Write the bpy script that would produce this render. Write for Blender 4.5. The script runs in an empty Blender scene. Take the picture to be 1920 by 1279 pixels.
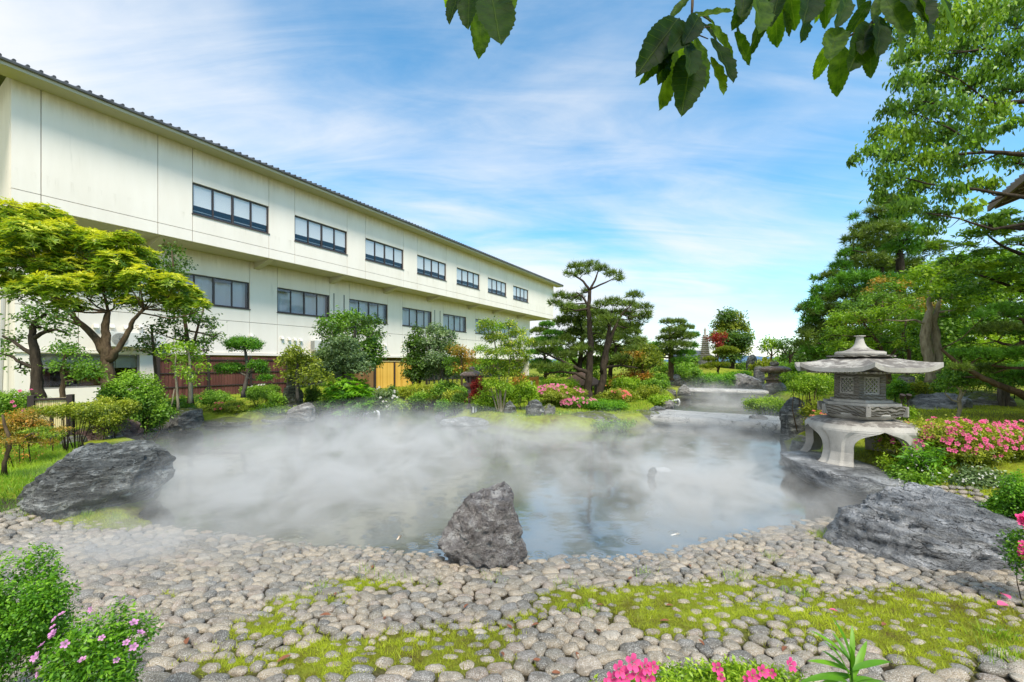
import bpy, math, random
import numpy as np
from mathutils import Vector, Matrix
random.seed(7); rng = np.random.default_rng(7)
SC = bpy.context.scene; COL = SC.collection
F, CX, HY, CH = 765.0, 960.0, 680.0, 1.7      # lens in photo pixels, centre column, horizon row, eye height (m)
R = math.radians

# ---------------------------------------------------------------- camera, sky, sun, exposure
cam_d = bpy.data.cameras.new('camera'); cam = bpy.data.objects.new('camera', cam_d); COL.objects.link(cam)
cam.location = (0, 0, CH); cam.rotation_euler = (R(90), 0, 0)
cam_d.sensor_width = 36; cam_d.lens = 36*F/1920; cam_d.shift_y = (HY-639.5)/1920
cam_d.clip_start = 0.05; cam_d.clip_end = 6000
SC.camera = cam
SUN_EL, SUN_AZ = R(55), R(158)                # azimuth clockwise from +Y (view direction)
w = bpy.data.worlds.new('World'); SC.world = w; w.use_nodes = True
nt = w.node_tree; nt.nodes.clear()
def nd(nt, typ, **kw):
    n = nt.nodes.new(typ)
    for k, v in kw.items():
        if k == 'inp':
            for a, b in v.items(): n.inputs[a].default_value = b
        else: setattr(n, k, v)
    return n
def mth(nt, op, a, b=None, c=None, clamp=False):
    n = nt.nodes.new('ShaderNodeMath'); n.operation = op; n.use_clamp = clamp
    for i, v in enumerate((a, b, c)):
        if v is None: continue
        if isinstance(v, (int, float)): n.inputs[i].default_value = v
        else: nt.links.new(v, n.inputs[i])
    return n.outputs[0]
def maprange(nt, v, a, b, c=0.0, d=1.0, smooth=True):
    n = nt.nodes.new('ShaderNodeMapRange'); n.interpolation_type = 'SMOOTHSTEP' if smooth else 'LINEAR'
    nt.links.new(v, n.inputs[0])
    for i, x in enumerate((a, b, c, d)): n.inputs[i+1].default_value = x
    return n.outputs[0]
sky = nd(nt, 'ShaderNodeTexSky', sky_type='NISHITA', sun_disc=False, sun_elevation=SUN_EL, sun_rotation=SUN_AZ)
sky.air_density = 1.0; sky.dust_density = 0.25; sky.ozone_density = 3.2
hs = nd(nt, 'ShaderNodeHueSaturation', inp={'Saturation': 1.26, 'Value': 1.2, 'Hue': 0.483})
nt.links.new(sky.outputs[0], hs.inputs['Color'])
bgA = nd(nt, 'ShaderNodeBackground', inp={'Strength': 0.15}); nt.links.new(hs.outputs[0], bgA.inputs[0])
bgB = nd(nt, 'ShaderNodeBackground', inp={'Strength': 0.76, 'Color': (0.86, 0.88, 0.91, 1)})
tc = nd(nt, 'ShaderNodeTexCoord'); sx = nd(nt, 'ShaderNodeSeparateXYZ'); nt.links.new(tc.outputs['Generated'], sx.inputs[0])
zc = mth(nt, 'ADD', mth(nt, 'MAXIMUM', sx.outputs[2], 0.0), 0.22)
cu = mth(nt, 'DIVIDE', sx.outputs[0], zc); cv = mth(nt, 'DIVIDE', sx.outputs[1], zc)
cb = nd(nt, 'ShaderNodeCombineXYZ'); nt.links.new(cu, cb.inputs[0]); nt.links.new(cv, cb.inputs[1])
mp = nd(nt, 'ShaderNodeMapping', inp={'Rotation': (0, 0, R(24)), 'Scale': (0.42, 1.0, 1)}); nt.links.new(cb.outputs[0], mp.inputs[0])
n1 = nd(nt, 'ShaderNodeTexNoise', inp={'Scale': 1.15, 'Detail': 9, 'Roughness': 0.55, 'Distortion': 0.7}); nt.links.new(mp.outputs[0], n1.inputs['Vector'])
n2 = nd(nt, 'ShaderNodeTexNoise', inp={'Scale': 0.5, 'Detail': 3, 'Roughness': 0.5, 'Distortion': 0.3}); nt.links.new(cb.outputs[0], n2.inputs['Vector'])
s1 = mth(nt, 'ADD', mth(nt, 'MULTIPLY', n1.outputs[0], 0.55), mth(nt, 'MULTIPLY', n2.outputs[0], 0.45))
mp3 = nd(nt, 'ShaderNodeMapping', inp={'Rotation': (0, 0, R(-32)), 'Scale': (.5, 2.2, 1), 'Location': (3.1, 1.7, 0)}); nt.links.new(cb.outputs[0], mp3.inputs[0]); n3 = nd(nt, 'ShaderNodeTexNoise', inp={'Scale': 2.4, 'Detail': 8, 'Roughness': 0.62, 'Distortion': 1.2}); nt.links.new(mp3.outputs[0], n3.inputs['Vector'])
s1 = mth(nt, 'ADD', s1, mth(nt, 'MULTIPLY', mth(nt, 'SUBTRACT', n3.outputs[0], .5), .17))
s1 = mth(nt, 'ADD', s1, mth(nt, 'MULTIPLY', mth(nt, 'MINIMUM', mth(nt, 'MAXIMUM', cu, -2.2), 1.6), -0.072))      # cloud thickens to the left
s1 = mth(nt, 'ADD', s1, maprange(nt, sx.outputs[2], 0.38, 0.0, 0.0, 0.16))
cm = maprange(nt, s1, 0.37, 0.66, 0.05, 0.97)
mx = nd(nt, 'ShaderNodeMixShader'); nt.links.new(cm, mx.inputs[0]); nt.links.new(bgA.outputs[0], mx.inputs[1]); nt.links.new(bgB.outputs[0], mx.inputs[2])
ow = nd(nt, 'ShaderNodeOutputWorld'); nt.links.new(mx.outputs[0], ow.inputs[0])
sd = bpy.data.lights.new('sun', 'SUN'); sun = bpy.data.objects.new('sun', sd); COL.objects.link(sun)
sd.energy = 3.1; sd.angle = R(18); sd.color = (1.0, 0.93, 0.82)
sun.rotation_euler = (R(90)-SUN_EL, 0, -SUN_AZ+math.pi)
sun.rotation_euler = Vector((-math.sin(SUN_AZ)*math.cos(SUN_EL), -math.cos(SUN_AZ)*math.cos(SUN_EL), -math.sin(SUN_EL))).to_track_quat('-Z', 'Y').to_euler()
SC.view_settings.view_transform = 'Standard'; SC.view_settings.look = 'None'
SC.view_settings.gamma = 1.0; SC.view_settings.use_curve_mapping = False
SC.view_settings.exposure = 0.60
SC.render.engine = 'CYCLES'
cy = SC.cycles; cy.use_denoising = True; cy.max_bounces = 8; cy.diffuse_bounces = 4; cy.glossy_bounces = 3
cy.transparent_max_bounces = 12; cy.volume_bounces = 2; cy.caustics_reflective = False; cy.caustics_refractive = False
cy.volume_step_rate = 0.12; cy.volume_max_steps = 96; cy.sample_clamp_indirect = 6

# ---------------------------------------------------------------- helpers
def W(px, py, Y): return np.array(((px-CX)/F*Y, Y, CH+(HY-py)/F*Y))     # photo pixel at a known distance -> place
def G(px, py, z=0.0):
    Y = (CH-z)*F/(py-HY); return np.array(((px-CX)/F*Y, Y, z))
class T:                                       # a thing: an Empty at its base, or a group of parts around a location
    def __init__(s, name, label, cat, loc, rz=0, group=None, kind=None):
        s.o = bpy.data.objects.new(name, None); COL.objects.link(s.o); s.loc = np.array(loc, float)
        s.o.location = loc; s.o.rotation_euler = (0, 0, rz); s.o.empty_display_size = .1
        if kind: s.o['kind'] = kind
        else: s.o['label'] = label; s.o['category'] = cat
        if group: s.o['group'] = group
def tag(o, label=None, cat=None, group=None, kind=None):
    if label: o['label'] = label
    if cat: o['category'] = cat
    if group: o['group'] = group
    if kind: o['kind'] = kind
    return o
def link(name, me, parent=None, loc=None, rot=None, scale=None):
    o = bpy.data.objects.new(name, me); COL.objects.link(o)
    if parent is not None: o.parent = parent.o if isinstance(parent, T) else parent
    if loc is not None: o.location = loc
    if rot is not None: o.rotation_euler = rot
    if scale is not None: o.scale = scale
    return o
def npmesh(name, V, faces, mat, smooth=False, tint=None):
    """V (n,3); faces = (m,k) int array or list of index lists"""
    me = bpy.data.meshes.new(name)
    V = np.ascontiguousarray(V, dtype=np.float32)
    if isinstance(faces, np.ndarray):
        m, k = faces.shape
        me.vertices.add(len(V)); me.vertices.foreach_set('co', V.ravel())
        me.loops.add(m*k); me.loops.foreach_set('vertex_index', faces.astype(np.int32).ravel())
        me.polygons.add(m); me.polygons.foreach_set('loop_start', np.arange(0, m*k, k, dtype=np.int32))
        me.update(calc_edges=True)
    else:
        me.from_pydata(V.tolist(), [], faces); me.update()
    if smooth: me.polygons.foreach_set('use_smooth', np.ones(len(me.polygons), bool))
    if tint is not None:
        a = me.attributes.new('tint', 'FLOAT', 'POINT'); a.data.foreach_set('value', np.ascontiguousarray(tint, np.float32))
    if mat: me.materials.append(mat)
    return me
class MB:                                      # collects simple solids, linked as ONE mesh
    def __init__(s): s.v = []; s.f = []
    def add(s, V, Fc):
        n = len(s.v); s.v += [tuple(map(float, p)) for p in V]; s.f += [[i+n for i in f] for f in Fc]; return s
    def box(s, x0, x1, y0, y1, z0, z1):
        return s.add([(x0,y0,z0),(x1,y0,z0),(x1,y1,z0),(x0,y1,z0),(x0,y0,z1),(x1,y0,z1),(x1,y1,z1),(x0,y1,z1)],
              [(0,3,2,1),(4,5,6,7),(0,1,5,4),(1,2,6,5),(2,3,7,6),(3,0,4,7)])
    def bbox(s, x0, x1, y0, y1, z0, z1, b=.01):    # box with chamfered edges
        V = []; 
        for z, i in ((z0, b), (z0+b, 0), (z1-b, 0), (z1, b)):
            V += [(x0+i, y0+i, z), (x1-i, y0+i, z), (x1-i, y1-i, z), (x0+i, y1-i, z)]
        Fc = [(3,2,1,0), (12,13,14,15)]
        for k in range(3):
            for j in range(4): Fc.append((k*4+j, k*4+(j+1) % 4, k*4+4+(j+1) % 4, k*4+4+j))
        return s.add(V, Fc)
    def tube(s, pts, rad, n=6, cap=True):
        pts = [np.array(p, float) for p in pts]
        if np.isscalar(rad): rad = [rad]*len(pts)
        up = np.array((0.13, 0.31, 1.0)); rings = []
        for i, p in enumerate(pts):
            d = pts[min(i+1, len(pts)-1)]-pts[max(i-1, 0)]; d = d/(np.linalg.norm(d)+1e-9)
            a = np.cross(d, up); 
            if np.linalg.norm(a) < .15: a = np.cross(d, (1, .2, 0))
            a /= np.linalg.norm(a); b = np.cross(d, a)
            rings.append([p+rad[i]*(math.cos(t)*a+math.sin(t)*b) for t in np.linspace(0, 2*math.pi, n, endpoint=False)])
        V = [q for r in rings for q in r]; Fc = []
        for i in range(len(pts)-1):
            for j in range(n): Fc.append((i*n+j, i*n+(j+1) % n, (i+1)*n+(j+1) % n, (i+1)*n+j))
        if cap: Fc += [tuple(range(n))[::-1], tuple(range((len(pts)-1)*n, len(pts)*n))]
        return s.add(V, Fc)
    def lathe(s, prof, n=24, c=(0, 0, 0), closed=True):
        V = [(c[0]+r*math.cos(2*math.pi*j/n), c[1]+r*math.sin(2*math.pi*j/n), c[2]+z) for r, z in prof for j in range(n)]
        Fc = [(i*n+j, i*n+(j+1) % n, (i+1)*n+(j+1) % n, (i+1)*n+j) for i in range(len(prof)-1) for j in range(n)]
        if closed: Fc += [tuple(range(n))[::-1], tuple(range((len(prof)-1)*n, len(prof)*n))]
        return s.add(V, Fc)
    def build(s, name, mat, parent=None, smooth=False, rel=None, **kw):
        V = np.array(s.v)
        if rel is not None: V = V-np.array(rel)
        return link(name, npmesh(name, V, s.f, mat, smooth), parent, **kw)

# value noise (numpy)
_tab = np.random.default_rng(3).random((64, 64, 64)).astype(np.float32)
def vnoise(P):
    P = np.asarray(P, float); i = np.floor(P).astype(int); f = P-i; f = f*f*(3-2*f); i &= 63; j = (i+1) & 63
    def g(a, b, c): return _tab[a, b, c]
    x0, y0, z0 = i.T; x1, y1, z1 = j.T; fx, fy, fz = f.T
    return (((g(x0,y0,z0)*(1-fx)+g(x1,y0,z0)*fx)*(1-fy)+(g(x0,y1,z0)*(1-fx)+g(x1,y1,z0)*fx)*fy)*(1-fz)
          + ((g(x0,y0,z1)*(1-fx)+g(x1,y0,z1)*fx)*(1-fy)+(g(x0,y1,z1)*(1-fx)+g(x1,y1,z1)*fx)*fy)*fz)
def fbm(P, o=4, ridge=False):
    P = np.asarray(P, float); s = 0; a = .5; t = 0
    for k in range(o):
        n = vnoise(P*2**k+17.3*k)
        if ridge: n = 1-abs(2*n-1)
        s = s+a*n; t += a; a *= .5
    return s/t
def smooth(a, b, x): 
    t = np.clip((x-a)/(b-a), 0, 1); return t*t*(3-2*t)

# ---------------------------------------------------------------- materials
def M(name, col=(.5,.5,.5), rough=.6, spec=.4, metal=0):
    m = bpy.data.materials.new(name); m.use_nodes = True; nt = m.node_tree; b = nt.nodes['Principled BSDF']
    b.inputs['Base Color'].default_value = (*col, 1); b.inputs['Roughness'].default_value = rough
    b.inputs['Specular IOR Level'].default_value = spec; b.inputs['Metallic'].default_value = metal
    return m
def ramp(nt, fac, stops):
    r = nt.nodes.new('ShaderNodeValToRGB'); nt.links.new(fac, r.inputs[0]); e = r.color_ramp.elements
    while len(e) < len(stops): e.new(.5)
    for i, (p, c) in enumerate(stops): e[i].position = p; e[i].color = (*c, 1)
    return r.outputs[0]
def noise(nt, scale, detail=4, rough=.55, vec=None, dist=0, stretch=None, coord='Object', rot=(0,0,0)):
    n = nd(nt, 'ShaderNodeTexNoise', inp={'Scale': scale, 'Detail': detail, 'Roughness': rough, 'Distortion': dist})
    if vec is None:
        t = nt.nodes.new('ShaderNodeTexCoord'); vec = t.outputs[coord]
    if stretch:
        mpn = nd(nt, 'ShaderNodeMapping', inp={'Scale': stretch, 'Rotation': rot}); nt.links.new(vec, mpn.inputs[0]); vec = mpn.outputs[0]
    nt.links.new(vec, n.inputs['Vector']); return n.outputs[0]
def mixc(nt, f, a, b, mode='MIX'):
    n = nt.nodes.new('ShaderNodeMix'); n.data_type = 'RGBA'; n.blend_type = mode
    for i, v in ((0, f), (6, a), (7, b)):
        if isinstance(v, (int, float)): n.inputs[i].default_value = v
        elif isinstance(v, tuple): n.inputs[i].default_value = (*v, 1)
        else: nt.links.new(v, n.inputs[i])
    return n.outputs[2]
def bump(nt, h, strength=.5, dist=.02):
    b = nd(nt, 'ShaderNodeBump', inp={'Strength': strength, 'Distance': dist}); nt.links.new(h, b.inputs['Height'])
    nt.links.new(b.outputs[0], nt.nodes['Principled BSDF'].inputs['Normal'])
def setcol(m, c): m.node_tree.links.new(c, m.node_tree.nodes['Principled BSDF'].inputs['Base Color'])
def leafmat(name, stops, trans=.32, rough=.42, spec=.35):
    m = M(name, rough=rough, spec=spec); nt = m.node_tree; b = nt.nodes['Principled BSDF']
    at = nd(nt, 'ShaderNodeAttribute', attribute_name='tint')
    v = mth(nt, 'ADD', at.outputs['Fac'], mth(nt, 'MULTIPLY', mth(nt, 'SUBTRACT', noise(nt, 2.3, 2), .5), .5))
    c = ramp(nt, v, stops); nt.links.new(c, b.inputs['Base Color'])
    t = nt.nodes.new('ShaderNodeBsdfTranslucent')
    tcn = mixc(nt, 1.0, c, (1.0, 1.0, 0.55), 'MULTIPLY'); nt.links.new(mixc(nt, 1.0, tcn, (1.5, 1.6, 1.0), 'MULTIPLY'), t.inputs[0])
    mxs = nt.nodes.new('ShaderNodeMixShader'); mxs.inputs[0].default_value = trans
    nt.links.new(b.outputs[0], mxs.inputs[1]); nt.links.new(t.outputs[0], mxs.inputs[2])
    nt.links.new(mxs.outputs[0], nt.nodes['Material Output'].inputs[0]); return m
g3 = lambda a, b, c: [(0.1, a), (.5, b), (.95, c)]
LM = dict(
 dark=leafmat('leaf_dark', g3((0.035,0.080,0.017),(0.094,0.181,0.026),(0.203,0.362,0.043))),
 mid=leafmat('leaf_mid', g3((0.054,0.128,0.016),(0.162,0.311,0.030),(0.338,0.540,0.054))),
 lime=leafmat('leaf_lime', g3((0.088,0.176,0.013),(0.253,0.418,0.022),(0.484,0.638,0.055))),
 yellow=leafmat('leaf_yellow', g3((.045,.115,.014),(.23,.35,.025),(.72,.70,.08))),
 olive=leafmat('leaf_olive', g3((0.075,0.112,0.015),(0.250,0.312,0.025),(0.525,0.550,0.062))),
 orange=leafmat('leaf_orange', g3((0.110,0.154,0.022),(0.462,0.308,0.044),(0.770,0.308,0.077))),
 red=leafmat('leaf_red', g3((0.110,0.022,0.017),(0.363,0.033,0.033),(0.605,0.088,0.055))),
 grey=leafmat('leaf_grey', g3((0.046,0.085,0.033),(0.130,0.208,0.078),(0.364,0.468,0.221))),
 bright=leafmat('leaf_bright', g3((.035,.11,.01),(.11,.29,.015),(.28,.52,.03))),
 needle=leafmat('needle_green', g3((.06,.095,.02),(.16,.24,.035),(.34,.44,.07)), trans=.25),
 needley=leafmat('needle_light', g3((0.048,0.120,0.014),(0.120,0.300,0.024),(0.288,0.528,0.060)), trans=.25),
 grass=leafmat('grass_blade', g3((0.066,0.143,0.011),(0.209,0.374,0.022),(0.440,0.572,0.055)), trans=.35),
 moss=leafmat('moss_blade', g3((.22,.20,.03),(.42,.48,.03),(.62,.64,.06)), trans=.4),
)
def barkmat(name, a, b):
    m = M(name, rough=.9, spec=.15); nt = m.node_tree; n = noise(nt, 14, 6, .65, stretch=(1, 1, .3))
    setcol(m, ramp(nt, n, [(.3, a), (.7, b)])); bump(nt, n, .9, .03); return m
BK = dict(brown=barkmat('bark_brown', (.045,.03,.018), (.17,.12,.07)), grey=barkmat('bark_grey', (.045,.04,.032), (.17,.15,.12)),
          dark=barkmat('bark_dark', (.02,.016,.012), (.085,.065,.045)), pale=barkmat('bark_pale', (.16,.13,.08), (.42,.37,.26)))
def rockmat(name, a, b, c, streak=(1, 1, 5), rot=(0, .5, .2), lichen=.58, moss=0.0, rough=.55, sc=3):
    m = M(name, rough=rough, spec=.35); nt = m.node_tree
    n = noise(nt, sc, 8, .62, dist=.8, stretch=streak, rot=rot); n2 = noise(nt, sc*2.2, 6, .7); n3 = noise(nt, sc*14, 4, .7)
    v = mth(nt, 'ADD', mth(nt, 'MULTIPLY', n, .6), mth(nt, 'ADD', mth(nt, 'MULTIPLY', n2, .25), mth(nt, 'MULTIPLY', n3, .15)))
    col = ramp(nt, v, [(.36, a), (.5, b), (.62, c)])
    lf = mth(nt, 'MULTIPLY', maprange(nt, n2, lichen, lichen+.06), maprange(nt, n3, .42, .55)); col = mixc(nt, lf, col, (.55, .56, .52))
    if moss > 0:
        ge = nt.nodes.new('ShaderNodeNewGeometry'); sp = nt.nodes.new('ShaderNodeSeparateXYZ'); nt.links.new(ge.outputs['Normal'], sp.inputs[0])
        mf = mth(nt, 'MULTIPLY', maprange(nt, sp.outputs[2], .35, .8), maprange(nt, noise(nt, 4, 5, .6), .60-moss*.35, .68-moss*.35)); col = mixc(nt, mf, col, (.16, .19, .02))
    vk = nd(nt, 'ShaderNodeTexVoronoi', feature='DISTANCE_TO_EDGE', inp={'Scale': sc*.9}); tq = nt.nodes.new('ShaderNodeTexCoord'); mq = nd(nt, 'ShaderNodeMapping', inp={'Scale': streak, 'Rotation': rot}); nt.links.new(tq.outputs['Object'], mq.inputs[0])
    wq = nd(nt, 'ShaderNodeVectorMath', operation='MULTIPLY_ADD'); nq = nd(nt, 'ShaderNodeTexNoise', inp={'Scale': sc*2.0, 'Detail': 5}); nt.links.new(mq.outputs[0], nq.inputs['Vector']); nt.links.new(nq.outputs['Color'], wq.inputs[0]); wq.inputs[1].default_value = (.55, .55, .55); nt.links.new(mq.outputs[0], wq.inputs[2]); nt.links.new(wq.outputs[0], vk.inputs['Vector'])
    ck = mth(nt, 'MULTIPLY', maprange(nt, vk.outputs['Distance'], .035, .004), maprange(nt, n2, .40, .52))
    col = mixc(nt, mth(nt, 'MULTIPLY', ck, .8), col, tuple(x*.45 for x in a))
    hh = mth(nt, 'SUBTRACT', mth(nt, 'MULTIPLY_ADD', n3, .25, v), mth(nt, 'MULTIPLY', ck, .22)); setcol(m, col); bump(nt, hh, 1.0, .16); return m
RK = dict(
 dark=rockmat('rock_dark_schist', (.035,.038,.036), (.15,.155,.145), (.52,.53,.50), rough=.42, rot=(0, .75, .3)),
 blue=rockmat('rock_blue_schist', (.07,.075,.08), (.30,.31,.32), (.68,.69,.70), streak=(1, 1, 4), rot=(0, -.3, .2), lichen=.8, rough=.4),
 centre=rockmat('rock_rough', (.09,.08,.075), (.34,.31,.295), (.74,.71,.67), streak=(1,1,2), rot=(0, 1.1, 0), lichen=.60, sc=6),
 grey=rockmat('rock_grey', (.08,.08,.075), (.26,.25,.23), (.50,.49,.45), moss=.55),
 mossy=rockmat('rock_mossy', (.05,.05,.04), (.15,.15,.10), (.33,.32,.26), moss=.95),
 red=rockmat('rock_reddish', (.10,.055,.05), (.24,.14,.125), (.46,.36,.32), lichen=.57, moss=.3, streak=(1,1,1.5)),
 slab=rockmat('bridge_slab_stone', (.48,.46,.43), (.66,.64,.60), (.80,.78,.74), streak=(1, 1, 1), lichen=.66, sc=2.2),
 pale=rockmat('rock_pale', (.14,.13,.125), (.40,.38,.36), (.72,.70,.67), lichen=.55))
STEAM = 1.08
# ---------------------------------------------------------------- pond outline, ground
pond_px = [(262,962),(262,984),(330,1006),(560,1036),(830,1058),(1000,1066),(1180,1062),(1290,1048),(1400,1018),(1500,996),(1570,984),(1640,955),(1655,932),
           (1600,906),(1500,880),(1478,850),(1466,820),(1470,792),(1462,772),(1452,748),(1420,734),(1300,733),(1268,742),(1262,758),(1240,772),(1225,800),(1100,812),(1000,812),(900,796),(822,784),
           (812,768),(835,752),(820,743),(770,746),(700,755),(640,766),(560,784),(500,796),(400,797),(320,800),(262,808),(256,832),(310,848),(318,880),(300,930)]
POND = np.array([G(x, y)[:2] for x, y in pond_px])
def sdist(x, y):                               # >0 outside the pond
    x = np.asarray(x, float); y = np.asarray(y, float); sh = x.shape; P = np.stack([x.ravel(), y.ravel()], 1)
    best = np.full(len(P), 1e9); ins = np.zeros(len(P), bool); n = len(POND)
    for i in range(n):
        a, b = POND[i], POND[(i+1) % n]; ab = b-a; ap = P-a
        t = np.clip((ap@ab)/(ab@ab), 0, 1); d = ap-t[:, None]*ab; best = np.minimum(best, (d**2).sum(1))
        c = (a[1] > P[:, 1]) != (b[1] > P[:, 1])
        with np.errstate(divide='ignore', invalid='ignore'): xi = a[0]+(P[:, 1]-a[1])*(b[0]-a[0])/(b[1]-a[1])
        ins ^= c & (P[:, 0] < xi)
    d = np.sqrt(best); return np.where(ins, -d, d).reshape(sh)
def moss_at(x, y):                             # 0..1 moss / turf over the cobbles
    P = np.stack([x, y, np.zeros_like(x)], -1); s = np.zeros_like(x)
    for px, py, rx, ry, k in MOSS:
        g = G(px, py, .1); gx = g[0]; gy = g[1]; sx_ = rx/F*gy; sy_ = ry/(py-HY)*gy
        s = np.maximum(s, k*np.exp(-((x-gx)/sx_)**2-((y-gy)/sy_)**2))
    n = fbm(P.reshape(-1, 3)*3.3, 4).reshape(x.shape)
    return smooth(.30, .86, s*.86+(n-.5)*1.25+.16)*smooth(.04, .2, s)
MOSS = [(1240,1125,170,48,1.5),(1120,1110,80,26,1.3),(1330,1105,90,26,1.2),(1430,1150,150,45,1.15),(1600,1190,260,70,1.1),(1750,1160,140,45,.9),(1860,1190,120,80,1.1),(1480,1090,60,18,.7),
        (760,1225,230,55,.72),(600,1250,190,45,.75),(520,1190,90,28,.7),(700,1090,100,16,.6),(880,1250,130,40,.6),(1100,1090,60,14,.5),(440,1270,70,26,.8),(150,970,190,16,.7),(1560,1000,30,14,1.),
        (1000,1150,80,25,.4),(980,1262,60,20,.5),(640,1120,60,16,.5),(540,1130,60,18,.55),(300,1120,40,10,.35)]
def mound(x, y): return 1.0*np.exp(-((x-13.5)/6.5)**2-((y-31)/6.0)**2)+.30*smooth(4.5, 9, x)*smooth(3, 6, y)*smooth(22, 12, y)
def gz(x, y):
    x = np.asarray(x, float); y = np.asarray(y, float); d = sdist(x, y)
    front = smooth(4.8, 4.2, y)*smooth(6.5, 4.5, abs(x))
    bank = .30*smooth(-.02, .45, d)+.12*smooth(1, 5, d); beach = np.clip(.105*d, 0, .40)
    out = bank*(1-front)+beach*front+mound(x, y)*smooth(0, 1.5, d)
    P = np.stack([x, y, 0*x], -1).reshape(-1, 3)
    out = out+((fbm(P*.9, 3)-.5)*.16).reshape(x.shape)*(1-front)*smooth(.1, .8, d)*smooth(90, 30, y)
    ins = -np.clip(np.where(front > .5, .13, .35)*-d, 0, .7)-.004
    return np.where(d > 0, out, ins)
def g1(x, y): return float(gz(np.array([x]), np.array([y]))[0])
def on(px, py, z0=.3):                         # the ground seen at this photo pixel
    z = z0
    for _ in range(6):
        if py-HY < 4: break
        p = G(px, py, z); z = .5*z+.5*g1(p[0], p[1])
    p = G(px, py, z); return np.array((p[0], p[1], g1(p[0], p[1])))
def graded(lo, hi, n, dense, p=2.2):
    t = np.linspace(-1, 1, n); s = np.sign(t)*np.abs(t)**p
    return np.where(s < 0, dense+s*(dense-lo), dense+s*(hi-dense))
xs = np.concatenate([-np.geomspace(1200, 15, 26)[:-1], np.linspace(-15, -6, 46)[:-1], np.linspace(-6, 6, 201)[:-1], np.linspace(6, 22, 81)[:-1], np.geomspace(22, 1200, 24)])
ys = np.concatenate([np.linspace(-30, .8, 14)[:-1], np.linspace(.8, 6, 121)[:-1], np.linspace(6, 24, 121)[:-1], np.linspace(24, 48, 60)[:-1], np.geomspace(48, 3000, 28)])
X, Y = np.meshgrid(xs, ys); Z = gz(X, Y)
near = (Y < 4.7) & (abs(X) < 6); dd = sdist(X, Y)
ms = np.where(near, moss_at(X, Y), 0); Z = Z+ms*.02*(dd > -.1)
lawn = np.where(near & (dd > -.9) & (Y < 4.4), 0., 1.)*smooth(-.05, .15, dd); lawn = np.maximum(lawn, ms*.9)
nx, ny = len(xs), len(ys); idx = np.arange(nx*ny).reshape(ny, nx)
Fq = np.stack([idx[:-1, :-1], idx[:-1, 1:], idx[1:, 1:], idx[1:, :-1]], -1).reshape(-1, 4)
mg = M('ground_soil_and_moss', rough=.95, spec=.1); nt = mg.node_tree
at = nd(nt, 'ShaderNodeAttribute', attribute_name='tint')
na = noise(nt, .9, 6, .6); nb = noise(nt, 9, 6, .7); nc = noise(nt, 60, 3, .6)
green = ramp(nt, mth(nt, 'ADD', mth(nt, 'MULTIPLY', na, .5), mth(nt, 'MULTIPLY', nb, .5)), [(.36, (.12,.09,.03)), (.45, (.19,.20,.025)), (.54, (.26,.32,.025)), (.66, (.38,.40,.05))])
soil = ramp(nt, mth(nt, 'ADD', mth(nt, 'MULTIPLY', nb, .6), mth(nt, 'MULTIPLY', nc, .4)), [(.35, (.018,.015,.010)), (.5, (.05,.04,.026)), (.65, (.12,.095,.06))])
sp = nt.nodes.new('ShaderNodeSeparateXYZ'); ge = nt.nodes.new('ShaderNodeNewGeometry'); nt.links.new(ge.outputs['Position'], sp.inputs[0])
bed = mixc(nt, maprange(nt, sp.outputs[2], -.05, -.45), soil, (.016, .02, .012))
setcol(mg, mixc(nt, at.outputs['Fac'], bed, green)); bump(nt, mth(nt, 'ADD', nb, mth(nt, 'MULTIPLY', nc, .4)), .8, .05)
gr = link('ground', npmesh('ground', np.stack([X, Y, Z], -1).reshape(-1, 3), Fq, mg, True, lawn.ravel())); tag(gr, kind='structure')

# water
xs = np.linspace(-12, 13, 126); ys = np.linspace(3.1, 25.5, 113); X, Y = np.meshgrid(xs, ys); keep = sdist(X, Y) < .5
idx = np.arange(X.size).reshape(X.shape); Fq = np.stack([idx[:-1, :-1], idx[:-1, 1:], idx[1:, 1:], idx[1:, :-1]], -1).reshape(-1, 4)
Fq = Fq[keep.ravel()[Fq].all(1)]
mw = bpy.data.materials.new('pond_water'); mw.use_nodes = True; nt = mw.node_tree; nt.nodes.remove(nt.nodes['Principled BSDF'])
tcw = nt.nodes.new('ShaderNodeTexCoord'); vec = tcw.outputs['Object']
def ringwave(scale, seed, freq):
    mpw = nd(nt, 'ShaderNodeMapping', inp={'Location': (seed, seed*1.7, 0)}); nt.links.new(vec, mpw.inputs[0])
    vo = nd(nt, 'ShaderNodeTexVoronoi', voronoi_dimensions='2D', inp={'Scale': scale}); nt.links.new(mpw.outputs[0], vo.inputs['Vector'])
    s = mth(nt, 'SINE', mth(nt, 'MULTIPLY', vo.outputs['Distance'], freq))
    wn = nd(nt, 'ShaderNodeTexWhiteNoise', noise_dimensions='3D'); nt.links.new(vo.outputs['Color'], wn.inputs['Vector'])
    return mth(nt, 'MULTIPLY', mth(nt, 'MULTIPLY', s, maprange(nt, vo.outputs['Distance'], .34, .05)), maprange(nt, wn.outputs['Value'], .35, 1.0))
h = mth(nt, 'ADD', mth(nt, 'MULTIPLY', ringwave(2.6, 1.3, 62), .30), mth(nt, 'MULTIPLY', ringwave(4.1, 7.1, 50), .16))
h = mth(nt, 'ADD', h, mth(nt, 'MULTIPLY', noise(nt, 1.7, 3, .5, stretch=(1, 1.5, 1)), .9))
h = mth(nt, 'ADD', h, mth(nt, 'MULTIPLY', noise(nt, 11, 2, .5, stretch=(1, 1.4, 1)), .10))
bw = nd(nt, 'ShaderNodeBump', inp={'Strength': .45, 'Distance': .013}); nt.links.new(h, bw.inputs['Height'])
fr = nd(nt, 'ShaderNodeFresnel', inp={'IOR': 1.34}); nt.links.new(bw.outputs[0], fr.inputs[0])
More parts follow.
